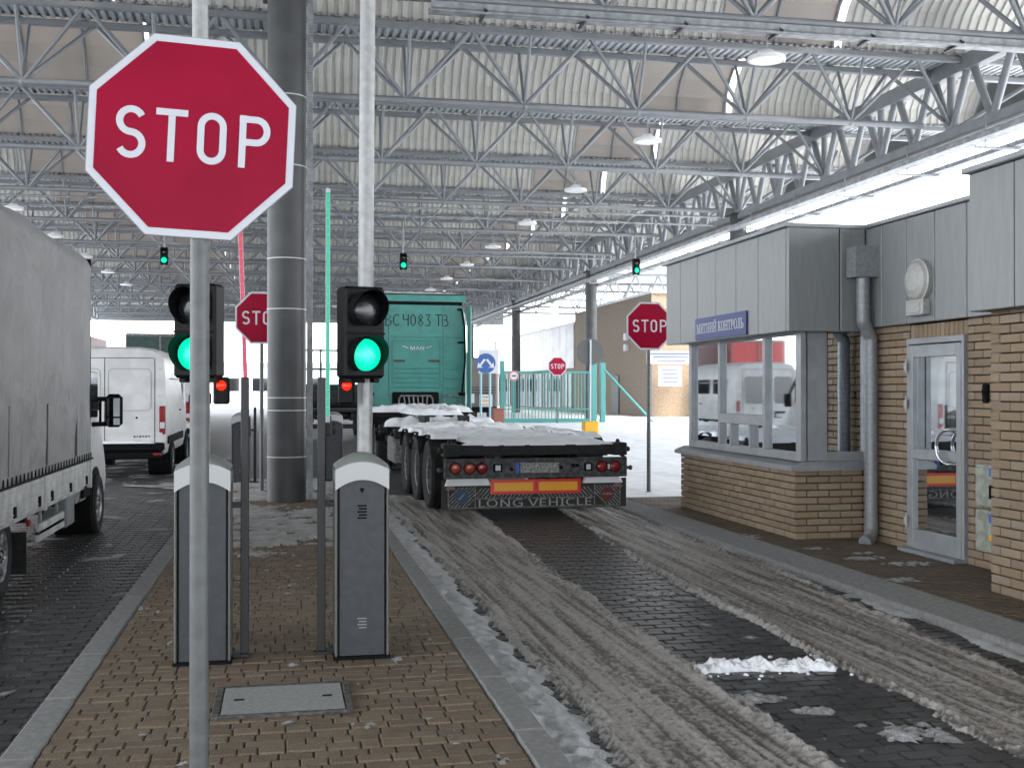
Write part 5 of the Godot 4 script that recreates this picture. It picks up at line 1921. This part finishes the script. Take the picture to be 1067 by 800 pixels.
	snow_lump(r, "apron_snow", 0.55, 0.10, 0.09, Vector3(0.92, 0.46, -0.10), 62, 18, 6)
	# running gear
	for k in 3:
		var z := -1.55 - 1.31 * k
		b = B.new()
		b.cyl(Vector3(-0.95, 0.50, z), Vector3(0.95, 0.50, z), 0.075, -1, 12)
		put("axle", b, ch, r)
		for s in [-1.0, 1.0]:
			wheel(r, Vector3(s * 1.09, 0.50, z), 0.50, 0.36, s, "steel")
			b = B.new()
			var K := 10
			for j in K:
				var a0 := deg_to_rad(28.0 + 124.0 * j / K)
				var a1 := deg_to_rad(28.0 + 124.0 * (j + 1) / K)
				b.face(Vector3(s * 0.88, 0.5 + sin(a0) * 0.57, z + cos(a0) * 0.62), Vector3(s * 1.28, 0.5 + sin(a0) * 0.57, z + cos(a0) * 0.62), Vector3(s * 1.28, 0.5 + sin(a1) * 0.57, z + cos(a1) * 0.62), Vector3(s * 0.88, 0.5 + sin(a1) * 0.57, z + cos(a1) * 0.62), Vector3(s, 0.5, z))
			put("mudguard", b, m("rubber"), r)
			var sl := snow_lump(r, "mudguard_snow", 0.36, 0.80, 0.07, Vector3(s * 1.06, 1.02, z), 70 + k + int(s) * 5, 12, 16)
			sl.rotation.x = 0.0
	b = B.new()
	for k in 3: b.box(Vector3(0, 0.66, -1.2 - 1.31 * k), Vector3(1.2, 0.16, 0.14), 0.01)
	b.cyl(Vector3(-0.3, 0.62, -6.0), Vector3(-0.3, 0.62, -7.4), 0.19, -1, 16)
	b.cyl(Vector3(0.3, 0.62, -6.0), Vector3(0.3, 0.62, -7.0), 0.17, -1, 16)
	put("air_tanks", b, ch, r)
	for s in [-1.0, 1.0]:
		b = B.new()
		b.box(Vector3(s * 1.08, 0.62, -6.4), Vector3(0.34, 0.46, 1.15), 0.02)
		for q in 3: b.box(Vector3(s * 1.255, 0.48 + q * 0.14, -6.4), Vector3(0.012, 0.02, 1.1), 0.003)
		put("side_locker", b, m("mud_grey"), r)
		b = B.new()
		b.box(Vector3(s * 0.78, 0.45, -9.0), Vector3(0.14, 0.75, 0.14), 0.01)
		b.box(Vector3(s * 0.78, 0.09, -9.0), Vector3(0.3, 0.03, 0.3), 0.01)
		put("landing_leg", b, ch, r)
	# snow lying on the frame
	snow_lump(r, "deck_snow", 1.9, 2.6, 0.06, Vector3(0.10, 0.985, -1.55), 31, 40, 50, 0.8)
	snow_lump(r, "deck_snow", 1.15, 3.4, 0.07, Vector3(-0.05, 0.97, -4.2), 32, 30, 60, 0.8)
	snow_lump(r, "deck_snow", 1.15, 3.4, 0.09, Vector3(0.05, 0.98, -7.4), 33, 30, 60, 0.8)
	snow_lump(r, "bolster_snow", 2.1, 0.24, 0.045, Vector3(0.05, 0.972, -0.17), 34, 30, 6)
	snow_lump(r, "bolster_snow", 2.3, 0.34, 0.09, Vector3(0, 0.97, -3.1), 35, 30, 10)
	snow_lump(r, "bolster_snow", 2.35, 0.34, 0.12, Vector3(0, 0.97, -5.9), 36, 30, 8)
	snow_lump(r, "bolster_snow", 2.35, 0.40, 0.18, Vector3(0, 0.97, -8.6), 37, 30, 8)
	snow_lump(r, "bolster_snow", 2.4, 0.5, 0.16, Vector3(0, 1.205, -11.6), 38, 30, 8)
	snow_lump(r, "beam_snow", 1.0, 2.9, 0.14, Vector3(0, 1.195, -10.0), 39, 20, 30, 0.8)

func make_tractor() -> void:
	var r := thing("tractor_unit", "teal tractor cab with scrawled number on its back wall coupled to the trailer", "truck", Vector3(3.06, 0, -26.8), deg_to_rad(1.0))
	var gr := m("cab_green")
	var ring := func(z: float, w: float, y0: float, y1: float) -> PackedVector3Array:
		var o := PackedVector3Array()
		var pr := [[0.0, 0.94], [0.02, 1.0], [0.55, 1.0], [0.80, 0.985], [0.90, 0.97], [0.955, 0.93], [0.99, 0.85], [1.0, 0.70], [1.01, 0.0]]
		for e in pr: o.append(Vector3(w * e[1], y0 + (y1 - y0) * e[0], z))
		for k in range(pr.size() - 2, -1, -1): o.append(Vector3(-w * pr[k][1], y0 + (y1 - y0) * pr[k][0], z))
		return o
	var b := B.new()
	b.loft([ring.call(0.0, 1.17, 1.22, 3.74), ring.call(-0.06, 1.21, 1.18, 3.78), ring.call(-1.5, 1.22, 1.10, 3.84), ring.call(-1.9, 1.20, 0.9, 3.6), ring.call(-2.25, 1.16, 0.6, 2.6), ring.call(-2.3, 1.10, 0.5, 2.2)])
	put("cab_shell", b, gr, r)
	# roof cap with its overhanging rear edge
	b = B.new()
	b.loft([ring.call(0.06, 1.19, 3.80, 3.95), ring.call(-0.3, 1.22, 3.80, 4.0), ring.call(-1.4, 1.20, 3.80, 4.0), ring.call(-1.9, 1.1, 3.80, 3.86)])
	put("roof_cap", b, gr, r)
	snow_lump(r, "roof_snow", 2.2, 1.5, 0.05, Vector3(0, 3.985, -0.75), 81, 16, 12)
	# pressed panel lines of the back wall
	var bw := node("back_wall", r)
	b = B.new()
	b.box(Vector3(0, 2.96, 0.008), Vector3(2.26, 0.020, 0.016), 0.005)
	for s in [-0.64, 0.64]: b.box(Vector3(s, 2.60, 0.008), Vector3(0.022, 2.2, 0.016), 0.005)
	for s in [-0.56, 0.56]: b.box(Vector3(s, 2.30, 0.008), Vector3(0.016, 1.15, 0.014), 0.004)
	b.box(Vector3(0, 2.87, 0.008), Vector3(1.14, 0.016, 0.014), 0.004)
	for k in 5: b.box(Vector3(0, 2.22 - k * 0.11, 0.010), Vector3(1.05, 0.030, 0.020), 0.008)
	for k in 3: b.box(Vector3(0.90, 2.2 - k * 0.22, 0.008), Vector3(0.44, 0.014, 0.014), 0.004)
	put("pressed_ribs", b, gr, bw)
	b = B.new()
	for s in [-0.40, 0.42]: b.box(Vector3(s, 2.40, 0.012), Vector3(0.26, 0.050, 0.016), 0.004)
	put("vents", b, m("vent_rust", Color(0.06, 0.045, 0.04), 0.8), bw)
	b = B.new()
	b.box(Vector3(0, 3.77, -0.012), Vector3(2.20, 0.10, 0.05), 0.01)
	put("roof_gap", b, m("black"), bw)
	# emblem and the number scrawled in the dirt
	text("emblem_lettering", "MAN", 0.085, bw, Transform3D(Basis.IDENTITY, Vector3(0.02, 2.70, 0.012)), m("sign_white"), "Droid Sans", 1.35)
	b = B.new()
	for s in [-1.0, 1.0]:
		for k in 3: b.box(Vector3(0.02 + s * (0.24 + k * 0.035), 2.715 + k * 0.012, 0.010), Vector3(0.07, 0.016, 0.008), 0.0, Basis(Vector3.BACK, s * 0.35))
	put("emblem_wings", b, m("sign_white"), bw)
	var scrawl := node("scrawled_number", bw, Vector3(0, 3.36, 0.006))
	var G := {
		"B": [[Vector2(0, 0), Vector2(0, 1), Vector2(0.35, 0.95), Vector2(0.4, 0.75), Vector2(0.3, 0.55), Vector2(0, 0.52)], [Vector2(0.3, 0.53), Vector2(0.5, 0.3), Vector2(0.4, 0.05), Vector2(0, 0)]],
		"C": [[Vector2(0.5, 0.9), Vector2(0.25, 1), Vector2(0.05, 0.75), Vector2(0.02, 0.3), Vector2(0.2, 0.02), Vector2(0.5, 0.1)]],
		"4": [[Vector2(0, 1), Vector2(0.02, 0.55), Vector2(0.45, 0.55)], [Vector2(0.45, 1), Vector2(0.43, 0)]],
		"0": [[Vector2(0.2, 1), Vector2(0.02, 0.7), Vector2(0.04, 0.2), Vector2(0.22, 0), Vector2(0.42, 0.25), Vector2(0.42, 0.75), Vector2(0.2, 1)]],
		"8": [[Vector2(0.22, 0.52), Vector2(0.03, 0.75), Vector2(0.22, 1), Vector2(0.4, 0.78), Vector2(0.22, 0.52), Vector2(0.0, 0.25), Vector2(0.22, 0), Vector2(0.44, 0.25), Vector2(0.22, 0.52)]],
		"3": [[Vector2(0.02, 0.95), Vector2(0.4, 1), Vector2(0.2, 0.58), Vector2(0.44, 0.35), Vector2(0.3, 0.02), Vector2(0, 0.06)]],
		"T": [[Vector2(0, 1), Vector2(0.6, 0.98)], [Vector2(0.3, 0.98), Vector2(0.28, 0)]]}
	var cx := -0.72
	for c in ["B", "C", " ", "4", "0", "8", "3", " ", "T", "B"]:
		if c == " ":
			cx += 0.06
			continue
		b = B.new()
		for st in G[c]: b.stroke(st, 0.09, false, 0, 0.004)
		var o := put("numeral", b, m("scrawl", Color(0.01, 0.03, 0.028), 0.8), scrawl)
		o.transform = Transform3D(Basis.from_scale(Vector3(0.27, 0.27, 1)) , Vector3(cx, -0.135, 0))
		cx += 0.175
	# side deflectors, grab rails and lamps at the right edge
	for s in [-1.0, 1.0]:
		b = B.new()
		b.box(Vector3(s * 1.225, 2.35, 0.22), Vector3(0.035, 2.7, 0.44), 0.012)
		put("side_deflector", b, gr, r)
		b = B.new()
		b.tube([Vector3(s * 1.08, 3.6, 0.08), Vector3(s * 1.14, 3.2, 0.10), Vector3(s * 1.15, 2.4, 0.10), Vector3(s * 1.08, 1.6, 0.06)], 0.022, 8)
		b.box(Vector3(s * 1.03, 3.62, 0.06), Vector3(0.12, 0.05, 0.06), 0.01)
		b.box(Vector3(s * 1.06, 2.84, 0.06), Vector3(0.16, 0.05, 0.06), 0.01)
		b.box(Vector3(s * 1.08, 1.62, 0.06), Vector3(0.16, 0.08, 0.06), 0.01)
		put("air_pipe", b, m("black"), r)
	# lower back: dark recess, hoop rails, hoses
	b = B.new()
	b.box(Vector3(-0.02, 1.42, 0.02), Vector3(1.10, 0.50, 0.10), 0.03)
	b.box(Vector3(0, 1.10, -0.6), Vector3(2.2, 0.3, 1.4), 0.03)
	put("lower_recess", b, m("black"), r)
	b = B.new()
	for e in [[-0.45, 0.40], [0.62, 1.06]]: b.tube([Vector3(e[0], 1.05, 0.12), Vector3(e[0] + 0.03, 1.52, 0.12), Vector3(e[0] + 0.08, 1.58, 0.12), Vector3(e[1] - 0.08, 1.58, 0.12), Vector3(e[1] - 0.03, 1.52, 0.12), Vector3(e[1], 1.05, 0.12)], 0.022, 8)
	put("hoop_rail", b, m("rim_metal"), r)
	b = B.new()
	for k in 6: b.tube([Vector3(-0.3 + k * 0.11, 1.56, 0.08), Vector3(-0.28 + k * 0.10, 1.35, 0.22), Vector3(-0.24 + k * 0.10, 1.2, 0.35)], 0.016, 6)
	put("air_hoses", b, m("sign_back"), r)
	# chassis and wheels
	b = B.new()
	for s in [-0.4, 0.4]: b.box(Vector3(s, 0.85, 1.2), Vector3(0.09, 0.26, 5.6), 0.01)
	b.box(Vector3(0, 1.02, 1.75), Vector3(0.95, 0.06, 1.0), 0.02)
	b.box(Vector3(0, 0.75, 3.6), Vector3(2.2, 0.12, 0.12), 0.02)
	put("chassis_frame", b, m("chassis"), r)
	for s in [-1.0, 1.0]:
		b = B.new()
		b.cyl(Vector3(s * 0.72, 0.66, -0.1), Vector3(s * 0.72, 0.66, 1.0), 0.32, -1, 18)
		b.box(Vector3(s * 0.95, 0.55, -0.05), Vector3(0.4, 0.6, 0.7), 0.04)
		put("fuel_tank", b, m("fascia"), r)
		for z in [2.3]:
			for w in [1.06, 0.72]: wheel(r, Vector3(s * w, 0.51, z), 0.51, 0.29, s, "steel")
		wheel(r, Vector3(s * 1.03, 0.51, -1.35), 0.51, 0.31, s, "steel")
		b = B.new()
		for j in 10:
			var a0 := deg_to_rad(15.0 + 150.0 * j / 10)
			var a1 := deg_to_rad(15.0 + 150.0 * (j + 1) / 10)
			b.face(Vector3(s * 0.55, 0.5 + sin(a0) * 0.60, 2.3 + cos(a0) * 0.62), Vector3(s * 1.23, 0.5 + sin(a0) * 0.60, 2.3 + cos(a0) * 0.62), Vector3(s * 1.23, 0.5 + sin(a1) * 0.60, 2.3 + cos(a1) * 0.62), Vector3(s * 0.55, 0.5 + sin(a1) * 0.60, 2.3 + cos(a1) * 0.62), Vector3(s, 0.5, 2.3))
		put("mudguard", b, m("black"), r)
		b = B.new()
		b.box(Vector3(s * 1.42, 2.3, -1.75), Vector3(0.24, 0.75, 0.14), 0.04)
		b.box(Vector3(s * 1.26, 2.3, -1.78), Vector3(0.2, 0.06, 0.06), 0.01)
		put("mirror", b, m("black"), r)

func far_truck(label: String, at: Vector3, style: String, mat: String) -> void:
	var r := thing("distant_truck", label, "truck", at)
	var b := B.new()
	for s in [-0.42, 0.42]: b.box(Vector3(s, 0.85, -3.4), Vector3(0.10, 0.24, 6.6), 0.01)
	for k in 4: b.box(Vector3(0, 0.9, -0.3 - k * 1.6), Vector3(2.2, 0.12, 0.12), 0.01)
	b.box(Vector3(0, 0.55, -0.1), Vector3(2.3, 0.14, 0.12), 0.02)
	put("chassis_frame", b, m("chassis"), r)
	if style == "box":
		b = B.new()
		b.box(Vector3(0, 2.45, -3.2), Vector3(2.5, 2.75, 6.2), 0.05)
		put("cargo_box", b, m(mat), r)
		b = B.new()
		for s in [-1.2, 0.0, 1.2]: b.box(Vector3(s, 2.45, -0.09), Vector3(0.06, 2.6, 0.05), 0.01)
		for y in [1.15, 3.75]: b.box(Vector3(0, y, -0.09), Vector3(2.4, 0.08, 0.05), 0.01)
		put("door_frame", b, m("rim_metal"), r)
	else:
		b = B.new()
		b.box(Vector3(0, 1.05, -3.2), Vector3(2.45, 0.10, 6.3), 0.01)
		put("flat_bed", b, m("chassis"), r)
		b = B.new()
		for x in [-1.2, -0.4, 0.4, 1.2]: b.box(Vector3(x, 2.15, -5.9), Vector3(0.08, 2.2, 0.08), 0.01)
		for y in [1.9, 2.5, 3.2]: b.box(Vector3(0, y, -5.9), Vector3(2.45, 0.08, 0.07), 0.01)
		for s in [-1.2]: b.box(Vector3(s, 2.1, -0.3), Vector3(0.09, 2.3, 0.09), 0.01)
		put("headboard", b, m("dark_green"), r)
		b = B.new()
		b.box(Vector3(0.1, 1.45, -4.4), Vector3(1.7, 0.7, 1.3), 0.06)
		b.cyl(Vector3(-0.8, 1.4, -3.0), Vector3(0.8, 1.4, -3.0), 0.3, -1, 14)
		put("load", b, m("chassis"), r)
	b = B.new()
	var low := style != "box"
	b.box(Vector3(0, 1.25 if low else 2.0, -7.5), Vector3(2.4, 1.3 if low else 2.2, 1.9), 0.12)
	put("cab", b, m(mat), r)
	for s in [-1.0, 1.0]:
		b = B.new()
		b.box(Vector3(s * 0.95, 0.75, -0.02), Vector3(0.32, 0.13, 0.05), 0.01)
		put("tail_lamp", b, m("lens_red"), r)
		b = B.new()
		b.box(Vector3(s * 0.95, 0.35, -0.7), Vector3(0.5, 0.45, 0.02), 0.004)
		put("mudflap", b, m("sign_back"), r)
		for z in [-1.4, -7.0]: wheel(r, Vector3(s * 1.02, 0.5, z), 0.5, 0.30, s, "steel")

func make_vehicles() -> void:
	make_trailer()
	make_tractor()
	make_tarp_truck()
	make_van("white panel van with blind rear doors ahead of the tarpaulin truck", Vector3(-3.29, 0, -23.4), false)
	make_van("white van with dark rear windows mirrored in the booth glass", Vector3(-3.5, 0, -32.2), true)
	far_truck("dark tall box truck ahead of the white vans", Vector3(-4.5, 0, -44.0), "box", "dark_green")
	far_truck("dark green flatbed truck with a headboard seen past the column", Vector3(1.75, 0, -37.2), "flat", "dark_green")
	far_truck("red box truck in the lane beyond the white vans", Vector3(-8.6, 0, -44.5), "box", "red_paint")
	var lv := thing("taupe_box_van", "taupe box van with a yellow and blue sticker beside the gate", "van", Vector3(8.35, 0.3, -50.5))
	var b := B.new()
	b.box(Vector3(0, 1.72, -2.4), Vector3(2.2, 2.35, 4.8), 0.10)
	put("cargo_body", b, m("taupe"), lv)
	b = B.new()
	for k in 4: b.box(Vector3(0, 1.55 - k * 0.12, 0.012), Vector3(2.0, 0.02, 0.03), 0.005)
	b.box(Vector3(0, 0.55, 0.0), Vector3(2.1, 0.25, 0.2), 0.03)
	put("rear_trim", b, m("black"), lv)
	b = B.new()
	b.box(Vector3(-0.25, 1.05, 0.02), Vector3(0.55, 0.42, 0.02))
	put("white_plate", b, m("sign_white"), lv)
	b = B.new()
	b.box(Vector3(0.55, 0.95, 0.02), Vector3(0.60, 0.55, 0.02))
	var st := put("sticker", b, m("sticker_pale", Color(0.55, 0.6, 0.75), 0.5), lv)
	b = B.new()
	for k in 3: b.box(Vector3(0.55, 1.12 - k * 0.17, 0.034), Vector3(0.5, 0.06, 0.008))
	put("sticker_band", b, m("yellow_paint"), st)
	b = B.new()
	b.box(Vector3(0, 1.25, -5.6), Vector3(1.95, 1.6, 1.7), 0.2)
	put("cab", b, m("van_white"), lv)
	for s in [-1.0, 1.0]:
		for z in [-1.0, -5.4]: wheel(lv, Vector3(s * 0.92, 0.34, z), 0.35, 0.22, s, "cap")

# ---------------------------------------------------------------- small things by the gate
func make_far_things() -> void:
	var Z := -48.0
	var g0 := 0.28
	var teal := m("teal_paint")
	var gt := thing("sliding_gate", "teal steel sliding gate of upright bars in the snow", "gate", Vector3(0, g0, Z))
	var b := B.new()
	b.box(Vector3(11.2, 0.14, 0), Vector3(4.0, 0.16, 0.10), 0.01)
	b.box(Vector3(11.2, 2.22, 0), Vector3(4.0, 0.08, 0.06), 0.01)
	b.box(Vector3(11.2, 0.62, 0), Vector3(4.0, 0.05, 0.05), 0.006)
	put("gate_frame", b, teal, gt)
	for k in 27:
		b = B.new()
		b.box(Vector3(9.3 + k * 0.147, 1.2, 0), Vector3(0.035, 2.0, 0.035), 0.004)
		put("bar", b, teal, gt)
	for e in [[9.17, 2.7, 0.17], [13.22, 2.75, 0.22], [13.62, 2.65, 0.22]]:
		b = B.new()
		b.box(Vector3(e[0], e[1] / 2, 0), Vector3(e[2], e[1], e[2]), 0.015)
		put("gate_post", b, teal, gt)
	b = B.new()
	b.cyl(Vector3(13.7, 2.3, 0.1), Vector3(15.8, 0.05, 0.4), 0.05, -1, 8)
	put("brace", b, teal, gt)
	stop_sign("small red stop sign standing in front of the teal gate", Vector3(11.35, g0 - 0.1, -47.0), 0.0, 0.78, 2.55, 0.035)
	# back of a round sign on a white pole with a yellow foot
	var rs := thing("round_sign", "grey back of a round sign on a white pole with yellow foot", "road sign", Vector3(7.95, 0.05, -29.2), PI)
	b = B.new()
	b.prism(ngon(32, 0.36), 0.02, 0.035, Transform3D(Basis.IDENTITY, Vector3(0, 2.68, 0)))
	put("disc", b, m("disc_grey", Color(0.085, 0.088, 0.09), 0.6), rs)
	b = B.new()
	b.cyl(Vector3(0, 0, 0), Vector3(0, 3.0, -0.02), 0.025, -1, 10)
	put("pole", b, m("sign_white"), rs)
	b = B.new()
	b.box(Vector3(0, 0.42, 0), Vector3(0.40, 0.84, 0.30), 0.03)
	b.box(Vector3(0, 0.02, 0), Vector3(0.5, 0.05, 0.4), 0.01)
	put("foot_block", b, m("yellow_paint"), rs)
	# blue round sign with white arrows on two posts
	var bs := thing("arrow_sign", "round blue sign with two white arrows beside the tractor cab", "road sign", Vector3(7.75, 0.15, -44.0))
	b = B.new()
	b.box(Vector3(0.12, 2.70, -0.02), Vector3(0.80, 0.95, 0.02), 0.006)
	put("white_board", b, m("sign_white"), bs)
	b = B.new()
	b.prism(ngon(32, 0.39), 0.0, 0.02, Transform3D(Basis.IDENTITY, Vector3(0, 2.62, 0)))
	put("blue_disc", b, m("sign_blue"), bs)
	for s in [-1.0, 1.0]:
		b = B.new()
		b.prism(PackedVector2Array([Vector2(0.0, 0.10), Vector2(s * 0.20, -0.16), Vector2(s * 0.10, -0.20), Vector2(s * 0.34, -0.22), Vector2(s * 0.30, 0.0), Vector2(s * 0.24, -0.08), Vector2(s * 0.08, 0.14)]), 0.02, 0.028, Transform3D(Basis.IDENTITY, Vector3(0, 2.66, 0)))
		put("arrow", b, m("sign_white"), bs)
		b = B.new()
		b.cyl(Vector3(s * 0.18, 0, -0.06), Vector3(s * 0.18, 2.9, -0.06), 0.045, -1, 10)
		put("post", b, m("post_blue", Color(0.25, 0.42, 0.5), 0.5), bs)
	# little round limit sign on the gate
	var ls := thing("limit_sign", "tiny round sign with a dark ring on a post by the gate", "road sign", Vector3(9.55, g0 - 0.1, -47.4))
	b = B.new()
	b.prism(ngon(24, 0.22), 0, 0.015, Transform3D(Basis.IDENTITY, Vector3(0, 2.15, 0.05)))
	put("disc", b, m("sign_white"), ls)
	b = B.new()
	b.stroke(arc(0, 0, 0.19, 0.19, 0, 345, 24), 0.045, true, 0.015, 0.02, Transform3D(Basis.IDENTITY, Vector3(0, 2.15, 0.05)))
	put("ring", b, m("red_paint"), ls)
	b = B.new()
	b.box(Vector3(0, 2.15, 0.068), Vector3(0.2, 0.05, 0.006))
	put("bar", b, m("black"), ls)
	b = B.new()
	b.cyl(Vector3(0, 0, 0), Vector3(0, 2.3, 0), 0.03, -1, 8)
	put("post", b, teal, ls)
	# thin pole in the snow before the tan wall
	b = B.new()
	b.cyl(Vector3(20.6, 0.1, -50.0), Vector3(20.6, 2.9, -50.0), 0.04, -1, 8)
	b.cyl(Vector3(20.6, 2.9, -50.0), Vector3(20.6, 2.93, -50.0), 0.055, -1, 8)
	tag(put("fence_post", b, m("galvanised"), self), "thin bare post in the snow before the tan wall", "post")
	# brick stump by the blue sign
	b = B.new()
	b.box(Vector3(8.35, 0.55, -44.6), Vector3(0.42, 0.8, 0.42), 0.02)
	b.box(Vector3(8.35, 0.97, -44.6), Vector3(0.48, 0.06, 0.48), 0.01)
	tag(put("brick_stump", b, m("stump_red", Color(0.26, 0.10, 0.07), 0.8), self), "short reddish pillar beside the round blue sign", "pillar")
